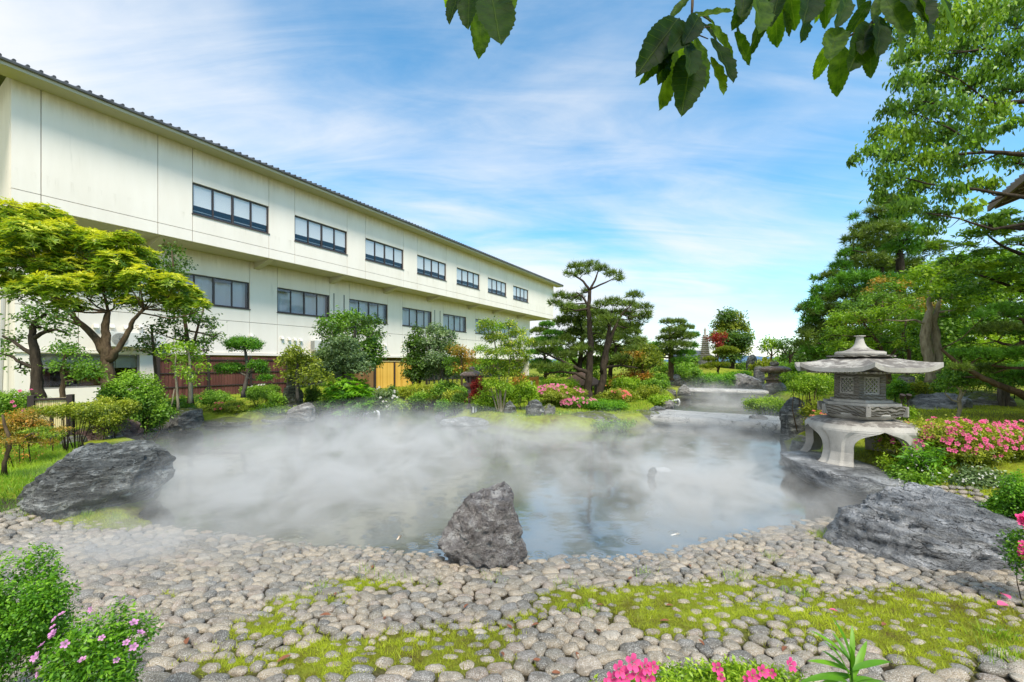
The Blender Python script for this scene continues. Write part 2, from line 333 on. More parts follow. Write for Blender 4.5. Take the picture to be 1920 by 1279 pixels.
gl = nd(nt, 'ShaderNodeBsdfGlossy', inp={'Roughness': .09, 'Color': (.54, .53, .49, 1)}); nt.links.new(bw.outputs[0], gl.inputs['Normal'])
tr = nd(nt, 'ShaderNodeBsdfTransparent', inp={'Color': (.74, .76, .62, 1)})
mxw = nt.nodes.new('ShaderNodeMixShader'); nt.links.new(mth(nt, 'ADD', fr.outputs[0], .05), mxw.inputs[0]); nt.links.new(tr.outputs[0], mxw.inputs[1]); nt.links.new(gl.outputs[0], mxw.inputs[2])
nt.links.new(mxw.outputs[0], nt.nodes['Material Output'].inputs[0])
wt = link('water', npmesh('water', np.stack([X, Y, 0*X], -1).reshape(-1, 3), Fq, mw, True)); tag(wt, kind='structure')

# far hills
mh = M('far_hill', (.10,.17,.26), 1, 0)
xs = np.linspace(-900, 1500, 161); hz_ = 18+34*fbm(np.stack([xs*.006, 0*xs, 0*xs], 1), 4)+26*np.exp(-((xs-1290)/140)**2)
V = []; 
for k, (yy, f) in enumerate(((2050, 0), (2150, .8), (2300, 1), (2600, .3))): V += [(x, yy, f*h_-1) for x, h_ in zip(xs, hz_*.62)]
n = len(xs); Fh = [(k*n+i, k*n+i+1, (k+1)*n+i+1, (k+1)*n+i) for k in range(3) for i in range(n-1)]
tag(link('hills', npmesh('hills', np.array(V), Fh, mh, True)), kind='structure')

# ---------------------------------------------------------------- long hotel building
P1 = np.array((-13.76, 11.2, 0.)); UX = np.array((.5075, .8617, 0)); INW = np.array((-.8617, .5075, 0))
def tt(px, s):                                  # facade coordinate of a photo column in the plane set back by s
    r = (px-CX)/F; a = P1+INW*s; return (a[0]-r*a[1])/(r*UX[1]-UX[0])
mwall = M('cream_render', rough=.85, spec=.2); nt = mwall.node_tree
ns = noise(nt, 1.1, 5, .6, stretch=(1, 1, .22)); nf = noise(nt, 7, 6, .7, stretch=(1, 1, .12)); ng = noise(nt, 60, 3)
cw = ramp(nt, ns, [(.3, (.80,.735,.635)), (.5, (.85,.785,.69)), (.7, (.88,.82,.73))])
tco = nt.nodes.new('ShaderNodeTexCoord'); spz = nt.nodes.new('ShaderNodeSeparateXYZ'); nt.links.new(tco.outputs['Object'], spz.inputs[0])
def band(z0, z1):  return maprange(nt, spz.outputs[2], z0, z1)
eave_shade_grime = mth(nt, 'MAXIMUM', band(8.5, 9.6), mth(nt, 'MULTIPLY', mth(nt, 'LESS_THAN', spz.outputs[2], 6.09), band(5.25, 6.1)))   # shade under eave and overhang painted in, with algae streaks
gm = mth(nt, 'MULTIPLY', eave_shade_grime, maprange(nt, mth(nt, 'ADD', mth(nt, 'MULTIPLY', nf, .7), mth(nt, 'MULTIPLY', eave_shade_grime, .45)), .42, .85))
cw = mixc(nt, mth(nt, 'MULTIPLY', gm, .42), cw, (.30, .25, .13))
st = mth(nt, 'MULTIPLY', maprange(nt, noise(nt, 5, 4, .6, stretch=(1, 1, .09)), .62, .74), .22); cw = mixc(nt, st, cw, (.42,.39,.30))
sill = mth(nt, 'MULTIPLY', mth(nt, 'MULTIPLY', mth(nt, 'LESS_THAN', spz.outputs[2], 7.1), band(6.55, 7.12)), maprange(nt, noise(nt, 3.1, 5, .7, stretch=(1, 1, .14)), .50, .66)); cw = mixc(nt, mth(nt, 'MULTIPLY', sill, .22), cw, (.36,.31,.20))
setcol(mwall, cw); bump(nt, ng, .25, .01)
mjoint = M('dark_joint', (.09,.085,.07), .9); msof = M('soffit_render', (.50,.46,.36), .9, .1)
mframe = M('bronze_window_frame', (.055,.04,.035), .4, .5); mblind = M('white_blind', (.80,.81,.83), .8)
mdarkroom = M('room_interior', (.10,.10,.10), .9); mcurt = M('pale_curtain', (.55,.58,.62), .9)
mglass = bpy.data.materials.new('window_glass'); mglass.use_nodes = True; nt = mglass.node_tree; nt.nodes.remove(nt.nodes['Principled BSDF'])
lw = nt.nodes.new('ShaderNodeLayerWeight'); lw.inputs[0].default_value = .5; frg = mth(nt, 'POWER', lw.outputs['Facing'], 4.0); glg = nd(nt, 'ShaderNodeBsdfGlossy', inp={'Roughness': .02}); trg = nd(nt, 'ShaderNodeBsdfTransparent', inp={'Color': (.97,.98,.98,1)})
mxg = nt.nodes.new('ShaderNodeMixShader'); nt.links.new(mth(nt, 'MULTIPLY_ADD', frg, .8, .045), mxg.inputs[0]); nt.links.new(trg.outputs[0], mxg.inputs[1]); nt.links.new(glg.outputs[0], mxg.inputs[2])
nt.links.new(mxg.outputs[0], nt.nodes['Material Output'].inputs[0])
mtile = M('roof_tile_glaze', (.05,.053,.06), .35, .5); nt = mtile.node_tree
setcol(mtile, ramp(nt, noise(nt, 3, 3), [(.3, (.035,.037,.042)), (.7, (.11,.115,.125))]))
mfascia = M('fascia_paint', (.46,.44,.33), .7); mmetal = M('painted_metal', (.42,.42,.40), .5)
BL = T('hotel_building', 'long two-storey cream hotel wing with tiled roof and two rows of dark-framed windows', 'building', P1, math.atan2(UX[1], UX[0]))
L = 35.5
def panel(x0, x1, z0, z1, y=0., th=.10, g=.009):
    MB().box(x0+g, x1-g, y, y+th, z0+g, z1-g).build('wall_panel', mwall, BL)
wu = [(361,503),(549,647),(681,754),(779,834),(855,899),(915,950),(965,993)]
wu = [(tt(a, 0), tt(b, 0)) for a, b in wu]
# evenly spaced bays fitted to the measured columns
st0 = wu[0][0]; pit = (wu[5][0]-wu[0][0])/5; wd = 2.72
wu = [(st0+i*pit, st0+i*pit+wd) for i in range(7)]
def window(x0, x1, z0, z1, y, blind):
    f = .045; m = MB(); yf = y+.05
    m.box(x0, x1, yf, yf+.07, z0, z0+f+.01).box(x0, x1, yf, yf+.07, z1-f, z1)
    m.box(x0, x0+f, yf, yf+.07, z0+f+.01, z1-f).box(x1-f, x1, yf, yf+.07, z0+f+.01, z1-f)
    ps = (x1-x0)/4
    for k in (1, 2, 3):
        h = .035 if k == 2 else .022; m.box(x0+k*ps-h, x0+k*ps+h, yf+.002, yf+.068, z0+f+.01, z1-f)
    m.box(x0-.03, x1+.03, y-.035, y+.05, z0-.035, z0)      # drip sill
    wf = m.build('window', mframe, BL)
    for k in range(4):
        a, b = x0+k*ps+.02, x0+(k+1)*ps-.02
        MB().box(a, b, yf+.025+.012*(k % 2), yf+.031+.012*(k % 2), z0+.04, z1-.03).build('pane', mglass, wf)
        if blind: MB().box(a+.02, b-.02, y+.105, y+.112, z0+(.30+.02*((k*7) % 3))*(z1-z0), z1-.01).build('blind', mblind, wf)
        else:
            if k in (0, 2): MB().box(a, b, y+.09, y+.13, z1-.16, z1-.05).build('transom', mframe, wf)
    if blind: 
        MB().box(x0+.03, x1-.03, y+.24, y+.27, z0+.17, z0+.20).build('rail', M('rail_white', (.6,.6,.6)), wf) if 'rail_white' not in bpy.data.materials else MB().box(x0+.03, x1-.03, y+.24, y+.27, z0+.17, z0+.20).build('rail', bpy.data.materials['rail_white'], wf)
    else:
        V = []; n = 26                           # pale curtain hanging at the end of the room side
        for i in range(n): V += [(x0+.05+i*(x1-x0-.1)/(n-1), y+.26+.035*math.sin(i*2.1), z) for z in (z0, z1)]
        link('curtain', npmesh('curtain', np.array(V), [(2*i, 2*i+2, 2*i+3, 2*i+1) for i in range(n-1)], mcurt, True), wf)
ZS, ZB, ZT = 6.1, 6.5, 9.72
ZW0, ZW1 = 7.13, 8.27
edges = [0, tt(77, 0), tt(296, 0)]+[e for a in wu for e in a]+[L]
for i in range(len(edges)-1):
    a, b = edges[i], edges[i+1]; panel(a, b, ZS, ZB)
    isw = any(abs(a-q[0]) < 1e-6 for q in wu)
    if isw: panel(a, b, ZB, ZW0); panel(a, b, ZW1, ZT)
    else: panel(a, b, ZB, ZT)
# end walls, backing, rooms
MB().box(0, .1, .11, 12, ZS, ZT).build('wall', mwall, BL); MB().box(L-.1, L, .11, 12, ZS, ZT).build('wall', mwall, BL)
m = MB()
for (z0, z1) in ((ZS+.03, ZW0-.01), (ZW1+.01, ZT-.03)): m.box(.1, L-.1, .101, .18, z0, z1)
pe = [.1]+[e for a in wu for e in a]+[L-.1]
for i in range(0, len(pe), 2): m.box(pe[i]+.01, pe[i+1]-.01, .1015, .1815, ZW0-.02, ZW1+.02)
m.build('wall_backing', mjoint, BL)
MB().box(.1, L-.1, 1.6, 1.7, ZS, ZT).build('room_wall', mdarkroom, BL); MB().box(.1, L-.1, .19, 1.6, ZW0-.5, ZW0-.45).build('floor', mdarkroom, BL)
for a in wu: window(a[0], a[1], ZW0, ZW1, 0., True)
SB = 1.3
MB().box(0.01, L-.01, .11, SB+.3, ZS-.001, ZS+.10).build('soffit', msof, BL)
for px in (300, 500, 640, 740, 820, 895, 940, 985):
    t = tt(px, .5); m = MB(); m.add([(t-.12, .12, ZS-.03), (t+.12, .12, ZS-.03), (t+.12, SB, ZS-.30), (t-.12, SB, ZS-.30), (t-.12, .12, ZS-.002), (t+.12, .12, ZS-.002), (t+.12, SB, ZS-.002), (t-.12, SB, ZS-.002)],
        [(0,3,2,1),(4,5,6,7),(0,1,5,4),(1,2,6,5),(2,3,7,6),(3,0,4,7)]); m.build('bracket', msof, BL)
# lower storey
wl = [(tt(a, SB), tt(b, SB)) for a, b in ((353,473),(520,614),(656,725),(751,805),(831,873),(889,936),(950,1002))]
wl0 = wl[1][0]; wp = (wl[4][0]-wl[1][0])/3; wl = [(wl0+(i-1)*wp, wl0+(i-1)*wp+2.7) for i in range(7)]
LX0, LX1 = .27, L-3.6+.9
ZL, ZJ, ZV0, ZV1 = 2.1, 3.45, 4.02, 5.17
wl = [a for a in wl if a[1] < LX1]
edges = [LX0, 1.6]+[e for a in wl for e in a]+[LX1]
for i in range(len(edges)-1):
    a, b = edges[i], edges[i+1]; panel(a, b, ZL, ZJ, SB)
    if any(abs(a-q[0]) < 1e-6 for q in wl): panel(a, b, ZJ, ZV0, SB); panel(a, b, ZV1, ZS, SB)
    else: panel(a, b, ZJ, ZS, SB)
m = MB(); 
for (z0, z1) in ((ZL+.03, ZV0-.01), (ZV1+.01, ZS-.03)): m.box(LX0+.1, LX1-.1, SB+.101, SB+.18, z0, z1)
pe = [LX0+.1]+[e for a in wl for e in a]+[LX1-.1]
for i in range(0, len(pe), 2): m.box(pe[i]+.01, pe[i+1]-.01, SB+.1015, SB+.1815, ZV0-.02, ZV1+.02)
m.build('wall_backing', mjoint, BL)
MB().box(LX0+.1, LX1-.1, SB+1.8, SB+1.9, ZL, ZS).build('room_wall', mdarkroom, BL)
MB().box(LX0, LX0+.1, SB+.11, 12, 0, ZS).build('wall', mwall, BL); MB().box(LX1-.1, LX1, SB+.11, 12, 0, ZS).build('wall', mwall, BL)
for a in wl: window(a[0], a[1], ZV0, ZV1, SB, False)
MB().box(LX0-.02, LX1, SB-.06, SB+.10, ZL-.09, ZL).build('ledge', mwall, BL)
# ground floor
gxa, gxb, gxe = .62, 3.14, 3.55
mgr = M('restaurant_frame', (.20,.19,.17), .5)
MB().box(LX0, gxa, SB, SB+.12, 0, ZL-.091).build('wall', mwall, BL); MB().box(gxb, gxe, SB, SB+.12, 0, ZL-.091).build('wall', mwall, BL)
MB().box(gxa, gxb, SB, SB+.12, 0, .88).build('wall', mwall, BL); MB().box(gxa, gxb, SB, SB+.12, 1.98, ZL-.091).build('wall', mwall, BL)
m = MB(); m.box(gxa, gxb, SB+.03, SB+.09, .88, .93).box(gxa, gxb, SB+.03, SB+.09, 1.93, 1.98).box(gxa, gxa+.06, SB+.03, SB+.09, .93, 1.93).box(gxb-.06, gxb, SB+.03, SB+.09, .93, 1.93)
wf = m.build('restaurant_window', mgr, BL); MB().box(gxa+.05, gxb-.05, SB+.06, SB+.066, .92, 1.94).build('pane', mglass, wf)
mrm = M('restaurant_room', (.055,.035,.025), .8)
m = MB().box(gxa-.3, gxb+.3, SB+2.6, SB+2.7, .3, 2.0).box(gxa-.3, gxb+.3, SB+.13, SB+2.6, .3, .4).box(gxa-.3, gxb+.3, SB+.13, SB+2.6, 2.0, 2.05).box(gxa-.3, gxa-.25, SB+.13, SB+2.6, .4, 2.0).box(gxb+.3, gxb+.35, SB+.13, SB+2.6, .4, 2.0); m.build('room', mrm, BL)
for k in range(4): MB().box(gxa+.06+k*.62, gxa+.66+k*.62, SB+.16, SB+.17, 1.52, 1.95).build('roller_shade', M('roller_shade', (.30,.31,.26), .9) if k == 0 else bpy.data.materials['roller_shade'], wf)
for x, wdt in ((.95, .4), (2.1, .5)): MB().bbox(x, x+wdt, SB+1.9, SB+2.3, .4, 1.45, .02).build('cabinet', M('red_cabinet', (.30,.06,.03), .5) if x < 1 else bpy.data.materials['red_cabinet'], BL)
MB().box(gxe, LX1, 3.1, 3.2, 0, ZL).build('wall', M('tan_wall', (.48,.38,.20), .9), BL)
for k in range(8):
    x = gxe+.9+k*3.7; MB().box(x, x+1.9, 3.04, 3.095, .3, 1.95).build('sliding_door', mframe, BL)
MB().box(gxe-.12, gxe, SB+.125, 3.1, 0, ZL-.091).build('wall', mwall, BL)
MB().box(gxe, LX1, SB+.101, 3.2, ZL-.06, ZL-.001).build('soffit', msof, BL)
# roof: fascia, gutter, tiles with round eave tiles, far end verge
EO = -.7; RX0, RX1 = -1.6, L+.75
m = MB(); m.add([(RX0, EO, 9.54), (RX1, EO, 9.54), (RX1, 6, 11.8), (RX0, 6, 11.8), (RX0, EO, 9.66), (RX1, EO, 9.66), (RX1, 6, 11.98), (RX0, 6, 11.98), (RX1, 12.7, 9.54), (RX0, 12.7, 9.54), (RX1, 12.7, 9.66), (RX0, 12.7, 9.66)],
    [(0,1,2,3)[::-1],(4,5,6,7),(0,1,5,4),(3,2,8,9)[::-1],(7,6,10,11),(9,8,10,11)[::-1],(0,4,7,3),(3,7,11,9),(1,2,6,5),(2,8,10,6)]); m.build('roof', mtile, BL)
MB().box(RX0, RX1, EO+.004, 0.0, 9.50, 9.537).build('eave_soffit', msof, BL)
MB().box(RX0, RX1, EO-.03, EO, 9.47, 9.60).build('fascia', mfascia, BL)
MB().tube([(RX0, EO-.07, 9.60), (RX1, EO-.07, 9.60)], .045, 6).build('gutter', mtile, BL)
m = MB(); m.tube([(0, EO-.06, 9.672), (0, 0, 9.90), (0, 6.0, 12.0)], .034, 8); m.tube([(0, EO-.085, 9.667), (0, EO-.05, 9.675)], .038, 10)
ti = npmesh('roof_tile', np.array(m.v), m.f, mtile); k = 0; x = RX0+.1
while x < RX1:
    link('roof_tile', ti, BL, (x, 0, 0)); x += .24
V = []
# wall-mounted pipes, vents, plates
mvent = M('vent_white', (.72,.70,.64), .5)
vm = MB(); vm.tube([(0, 0, 0), (0, -.07, 0)], .055, 10); vm.add([(-.06, -.07, .06), (.06, -.07, .06), (.06, -.13, -.05), (-.06, -.13, -.05), (-.06, -.0, .06), (.06, -.0, .06), (.06, -.0, -.05), (-.06, -.0, -.05)], [(0,1,2,3),(4,5,1,0)[::-1],(3,2,6,7)[::-1],(0,3,7,4)[::-1],(1,5,6,2)[::-1]])
vme = npmesh('vent_cap', np.array(vm.v), vm.f, mvent)
for px, py in ((179,612),(209,612),(235,614),(262,613),(470,629),(528,634),(541,636),(552,637),(563,638),(722,647),(756,648),(762,649),(770,650)):
    t = tt(px, SB); Yd = (P1+INW*SB+UX*t)[1]; link('vent_cap', vme, BL, (t, SB, CH+(HY-py)/F*Yd))
for px in (626, 645, 815, 825, 930, 938):
    t = tt(px, SB); MB().box(t-.018, t+.018, SB-.02, SB, ZV0-.1, ZV1+.15).build('drain_strip', mjoint, BL)
MB().tube([(LX0+.35, SB-.07, 0), (LX0+.35, SB-.07, 2.35)], .03, 8).build('pipe', mmetal, BL); MB().tube([(LX0+.35-.55, SB+.6, 0), (LX0-.06, SB+.6, 6.0)], .05, 8).build('pipe', mmetal, BL)
# air conditioners hanging under the lower windows
mac = M('air_conditioner_case', (.66,.65,.60), .5); mgrl = M('grille_dark', (.05,.05,.05), .6)
def aircon(px, py, w_, lab):
    t = tt(px, SB); p = P1+INW*(SB-.02)+UX*t; z = CH+(HY-py)/F*p[1]; a = T('air_conditioner', lab, 'air conditioner', (p[0], p[1], z), math.atan2(UX[1], UX[0]), 'wall-mounted outdoor units')
    MB().bbox(0, w_, -.42, -.08, 0, .50, .015).build('case', mac, a)
    m = MB(); 
    for k in range(9): m.lathe([(.20-.02*k, 0), (.207-.02*k, 0), (.207-.02*k, .008), (.20-.02*k, .008)], 20, closed=False)
    for k in range(6): m.box(-.2*1, .2, -.003, .003, .001, .006) if k == 0 else None
    g = m.build('grille', mac, a, loc=(w_*.42, -.437, .25), rot=(R(90), 0, 0)); MB().lathe([(.001, 0), (.21, 0)], 24, closed=False).build('fan_opening', mgrl, a, loc=(w_*.42, -.425, .25), rot=(R(90), 0, 0))
    m = MB(); 
    for k in range(10): m.box(-.006, 0, -.40, -.10, .05+k*.042, .065+k*.042)
    m.build('louvre', mgrl, a)
    for x in (.08, w_-.12): MB().box(x, x+.04, -.44, .0, -.05, -.002).add([(x, .0, -.05), (x+.04, .0, -.05), (x+.04, .0, -.28), (x, .0, -.28), (x, -.40, -.05), (x+.04, -.40, -.05), (x+.04, -.0, -.25), (x, -.0, -.25)], [(0,1,5,4),(2,3,7,6),(4,5,6,7)]).build('bracket', mac, a)
aircon(190, 650, .82, 'air conditioner unit on the wall behind the trunk of the big yellow-tipped tree, nearer one')
aircon(247, 652, .82, 'air conditioner unit on the wall just right of the big tree trunk, farther one')
aircon(580, 657, .95, 'pale air conditioner unit on the wall above the right end of the brown fence')

# ---------------------------------------------------------------- fences
def slatfence(name, lab, A, B, zb, zt, sw, gap, mat, matp, rails=(), posts=2, th=.02, cap=None, prail=None):
    A = np.array(A, float); B = np.array(B, float); d = B-A; Ln = np.hypot(*d[:2]); t = T(name, lab, 'fence', (A[0], A[1], zb), math.atan2(d[1], d[0])); h = zt-zb
    n = int(Ln/(sw+gap)); sl = npmesh('slat', np.array(MB().bbox(0, sw, -th/2, th/2, 0, h, .003).v), MB().bbox(0, sw, -th/2, th/2, 0, h, .003).f, mat)
    for k in range(n): link('slat', sl, t, ((k+.5)*(Ln/n)-sw/2, 0, random.uniform(-.004, .004)))
    for z in rails: MB().bbox(0, Ln, -th/2-.035, -th/2-.001, z*h-.02, z*h+.02, .004).build('rail', prail or matp, t)
    for k in range(posts): x = Ln*k/(posts-1); MB().bbox(x-.04, x+.04, -.06, .06, -.2, h+.05, .006).build('post', matp, t)
    if cap: MB().bbox(.0, Ln, -.05, .05, h+.052, h+.085, .006).build('cap_rail', cap, t)
    return t
def wood(name, a, b, st=(9, 9, .6)):
    m = M(name, rough=.7, spec=.25); nt = m.node_tree; oi = nt.nodes.new('ShaderNodeObjectInfo'); n = noise(nt, 4, 4, .6, stretch=st)
    c = ramp(nt, mth(nt, 'ADD', mth(nt, 'MULTIPLY', n, .6), mth(nt, 'MULTIPLY', oi.outputs['Random'], .4)), [(.25, a), (.75, b)]); setcol(m, c); bump(nt, n, .2, .01); return m
mbrown = wood('red_brown_boards', (.085,.030,.024), (.17,.065,.05)); mbam = wood('bamboo_yellow', (.56,.30,.04), (.78,.48,.10)); mbamp = wood('bamboo_pale', (.50,.40,.18), (.75,.64,.34)); mdk = M('dark_timber', (.035,.024,.02), .6)
def fw(px, s):                                   # a place in a plane parallel to the facade, at local setback s
    return P1+INW*s+UX*tt(px, s)
a, b = fw(296, .2), fw(537, .2); slatfence('brown_fence', 'red-brown slatted screen fence in front of the ground floor behind the clipped bonsai', a, b, .35, CH+(HY-672)/F*b[1]+.02, .085, .012, mbrown, mdk, rails=(.30, .62, .93), posts=4)
a, b = W(703, 0, 21.3), W(773, 0, 22.8); a2 = W(678, 0, 19.6)
slatfence('bamboo_fence', 'bright yellow bamboo panel fence at the back of the pond', a, b, .35, CH+(HY-680)/F*22, .05, .004, mbam, mdk, rails=(), posts=3, cap=mbamp)
slatfence('plank_fence', 'brown plank screen joining the left edge of the yellow bamboo fence', W(660, 0, 19.8), W(701, 0, 21.2), .35, CH+(HY-684)/F*20.3, .10, .015, wood('tan_brown_planks', (.20,.10,.04), (.33,.19,.08)), mdk, rails=(), posts=2)
a, b = on(62, 803), on(131, 801); fz = 7.1; a = W(60, 0, fz); b = W(132, 0, fz+.25)
bf = slatfence('bamboo_screen', 'small pale bamboo screen between two black posts on the left lawn', a, b, .38, CH+(HY-747)/F*fz, .022, .003, mbamp, mdk, rails=(.03, .97), posts=2)
bf.o.children[0].name
m = MB(); 
slatfence('rail_fence', 'low dark rail fence behind the orange maple at the far bank', W(800, 0, 24.5), W(905, 0, 29.0), .4, 1.25, .10, .30, mdk, mdk, rails=(.3, .65, .95), posts=4)

# right-hand house with a tiled eave reaching into the picture
mwd = M('eave_timber', (.16,.11,.06), .7)
RB = T('garden_house', 'brown timber eave with grey tiles at the right edge above the trees', 'house', (12.9, 11.0, 0), R(-126))
# local x runs along the eave towards the viewer, y into the house; the eave line is at local y=0
ZE = 5.84
m = MB(); m.add([(0, 0, ZE), (8, 0, ZE), (8, 3.6, ZE+1.45), (0, 3.6, ZE+1.45), (0, 0, ZE+.08), (8, 0, ZE+.08), (8, 3.6, ZE+1.55), (0, 3.6, ZE+1.55), (8, 7.2, ZE), (0, 7.2, ZE), (8, 7.2, ZE+.08), (0, 7.2, ZE+.08)],
    [(0,3,2,1),(4,5,6,7),(0,1,5,4),(3,9,8,2),(7,6,10,11),(9,11,10,8),(0,4,7,3),(3,7,11,9),(1,2,6,5),(2,8,10,6)]); m.build('roof', mwd, RB)
m = MB(); m.tube([(0, -.05, ZE+.10), (0, 3.6, ZE+1.58)], .05, 8); rt = npmesh('roof_tile', np.array(m.v), m.f, mtile)
for k in range(32): link('roof_tile', rt, RB, (.1+k*.25, 0, 0))
MB().box(0, 8, -.06, -.005, ZE-.06, ZE+.09).build('fascia', mwd, RB)
MB().box(1.0, 7.4, 1.0, 6.2, .0, ZE+.35).build('wall', mwall, RB)
for k in range(15): MB().add([(.3+k*.5, 0, ZE-.1), (.37+k*.5, 0, ZE-.1), (.37+k*.5, .99, ZE+.29), (.3+k*.5, .99, ZE+.29), (.3+k*.5, 0, ZE-.004), (.37+k*.5, 0, ZE-.004), (.37+k*.5, .99, ZE+.39), (.3+k*.5, .99, ZE+.39)], [(0,3,2,1),(4,5,6,7),(0,1,5,4),(1,2,6,5),(3,7,6,2),(0,4,7,3)]).build('rafter', mwd, RB)
# ---------------------------------------------------------------- rocks and cobbles
_ico = {}
def unit_(v): return v/np.linalg.norm(v)
def ico(n):
    if n not in _ico:
        import bmesh; bm = bmesh.new(); bmesh.ops.create_icosphere(bm, subdivisions=n, radius=1)
        _ico[n] = (np.array([v.co[:] for v in bm.verts]), np.array([[v.index for v in f.verts] for f in bm.faces])); bm.free()
    return _ico[n]
def rock(lab, outline, Yc, depth, mat, sub=5, amp=.10, strata=(0, .6, .8), sfreq=7, name='boulder', group=None, lean=0., seed=0, ztop=None):
    """outline: silhouette in photo pixels; placed at its own distance Yc with its own thickness"""
    P = np.array(outline, float); c = P.mean(0); c = (P.min(0)+P.max(0))/2*.6+c*.4
    O = (P-c)*[1, -1]/F*Yc; th = np.arctan2(O[:, 1], O[:, 0]); r = np.hypot(O[:, 0], O[:, 1]); o = np.argsort(th); th, r = th[o], r[o]
    tg = np.linspace(-math.pi, math.pi, 361)
    # radius of the polygon along each direction
    Pc = O[o]; rad = np.zeros(361)
    for i, t in enumerate(tg):
        d = np.array((math.cos(t), math.sin(t))); best = 0
        for k in range(len(Pc)):
            a, b = Pc[k], Pc[(k+1) % len(Pc)]; e = b-a; den = d[0]*e[1]-d[1]*e[0]
            if abs(den) < 1e-9: continue
            s = (a[0]*e[1]-a[1]*e[0])/den; u = (a[0]*d[1]-a[1]*d[0])/den
            if s > 0 and -1e-6 <= u <= 1+1e-6: best = max(best, s)
        rad[i] = best if best > 0 else r.mean()
    V, Fc = ico(sub); V = V.copy(); rr_ = np.random.default_rng(seed+100)
    for _ in range(18):
        pn = unit_(rr_.normal(size=3)); hh = rr_.uniform(.74, .93); ex = np.maximum(0, V@pn-hh); V -= ex[:, None]*pn*.93
    V *= 1.06; t = np.arctan2(V[:, 2], V[:, 0]); q = np.hypot(V[:, 0], V[:, 2]); y = V[:, 1]
    Rr = np.interp(t, tg, rad); size = rad.mean()
    q2 = q**.75; tq_ = abs((c[0]-CX)/F)*depth/2/(np.ptp(O[:, 0])/2); kx = math.sqrt(max(.42, 1-tq_**2)); V2 = np.stack([np.cos(t)*Rr*q2*kx, np.sign(y)*np.abs(y)**.85*depth/2, np.sin(t)*Rr*q2], 1)
    V2[:, 1] += lean*V2[:, 2]
    N = V/np.linalg.norm(V, axis=1)[:, None]; S = np.array(strata)/np.linalg.norm(strata)
    Q = V2/size+seed*3.1+11; 
    big = fbm(Q*1.3, 3)-.5; med = fbm(Q*3.5, 4, True)-.6
    sc = (Q@S)[:, None]*S; Qs = (Q-sc)*.9+sc*sfreq; st = fbm(Qs, 4, True)-.6; fine = fbm(Q*11, 3)-.5
    facet = np.abs((fbm(Q*1.9+5, 2)*6) % 1-.5)-.25
    hi = fbm(Q*6.5+9, 4, True)-.6; V2 += N*(size*amp*(1.1*big+1.5*med+1.7*st+.5*fine+1.1*facet+.9*hi))[:, None]
    p = W(c[0], c[1], Yc); base = np.array((p[0], p[1], V2[:, 2].min()+p[2]))
    V2 += p-base
    if ztop is not None: zl = ztop-base[2]; V2[:, 2] = np.where(V2[:, 2] > zl, zl+(V2[:, 2]-zl)*.08, V2[:, 2])
    o = link(name, npmesh(name, V2, Fc, mat, sub < 5 or True), None, base); return tag(o, lab, 'rock', group)
D = RK
rock('large dark slanting schist boulder at the left edge of the pond', [(30,935),(60,905),(95,880),(150,845),(200,838),(260,842),(300,852),(314,866),(308,885),(320,905),(300,928),(262,950),(245,968),(200,982),(140,985),(60,968)], 4.75, 1.1, D['dark'], 6, .085, (.55,.1,-.8), 6, lean=.1)
rock('rough peaked grey boulder standing alone at the near water edge', [(828,1012),(845,985),(868,955),(882,938),(903,933),(922,920),(945,913),(962,926),(960,942),(974,970),(977,1000),(985,1030),(972,1052),(935,1072),(895,1074),(858,1055)], 3.62, .62, D['centre'], 6, .10, (.7,.1,.5), 2.5, seed=2)
rock('large wrinkled blue-grey boulder on the cobbles at the right', [(1548,1035),(1590,985),(1650,952),(1720,928),(1770,924),(1830,933),(1872,938),(1888,965),(1892,1000),(1900,1045),(1865,1068),(1800,1085),(1740,1080),(1650,1062),(1580,1050)], 3.55, 1.0, D['blue'], 6, .085, (.35,.3,.9), 7, seed=4)
rock('flat layered grey rock carrying the big stone lantern', [(1466,868),(1472,852),(1530,848),(1600,852),(1650,856),(1668,875),(1650,905),(1590,918),(1510,912),(1472,895)], 5.72, 1.75, D['blue'], 5, .05, (.2,.3,.9), 6, seed=5, ztop=.285)
rock('small grey rock at the pond edge between the lantern rock and the big right boulder', [(1610,940),(1612,915),(1640,903),(1675,910),(1690,928),(1652,945)], 5.15, .5, D['blue'], 4, .08, seed=6)
rock('reddish boulder with pale patches beside the bamboo screen', [(152,812),(160,797),(205,796),(228,786),(246,795),(257,822),(248,836),(180,838),(160,830)], 7.9, 1.0, D['red'], 5, .09, seed=7)
rock('low flat rock just behind the large dark boulder', [(205,848),(215,830),(245,828),(275,838),(300,845),(300,860),(215,862)], 6.0, .7, D['dark'], 4, .06, (0,0,1), 5, seed=8)
rock('small mottled rock in the grass left of the reddish boulder', [(118,828),(128,817),(148,816),(160,826),(158,838),(124,840)], 7.2, .4, D['grey'], 4, .08, seed=9)
rock('blocky grey rock at the left bank below the leaning stake', [(318,802),(320,775),(345,766),(376,768),(379,795),(372,803)], 10.3, .8, D['grey'], 5, .08, seed=10)
rock('long low edging rock right of the reddish boulder', [(252,808),(262,795),(300,792),(322,797),(320,808),(270,812)], 10.0, .7, D['grey'], 4, .07, (0,0,1), seed=11)
rock('tall upright mossy slab standing on the left bank', [(536,775),(532,745),(534,728),(545,719),(558,722),(566,740),(570,775)], 12.9, .35, D['mossy'], 5, .08, (.9,0,.3), 5, name='standing_stone', seed=12)
rock('pinkish pale boulder in front of the upright mossy slab', [(538,790),(545,768),(560,760),(578,756),(590,763),(592,790)], 11.9, .8, D['pale'], 5, .09, seed=13)
rock('mossy round boulder under the large-leaved shrub', [(623,773),(628,752),(645,744),(660,748),(668,770)], 14.2, .8, D['mossy'], 4, .08, seed=14)
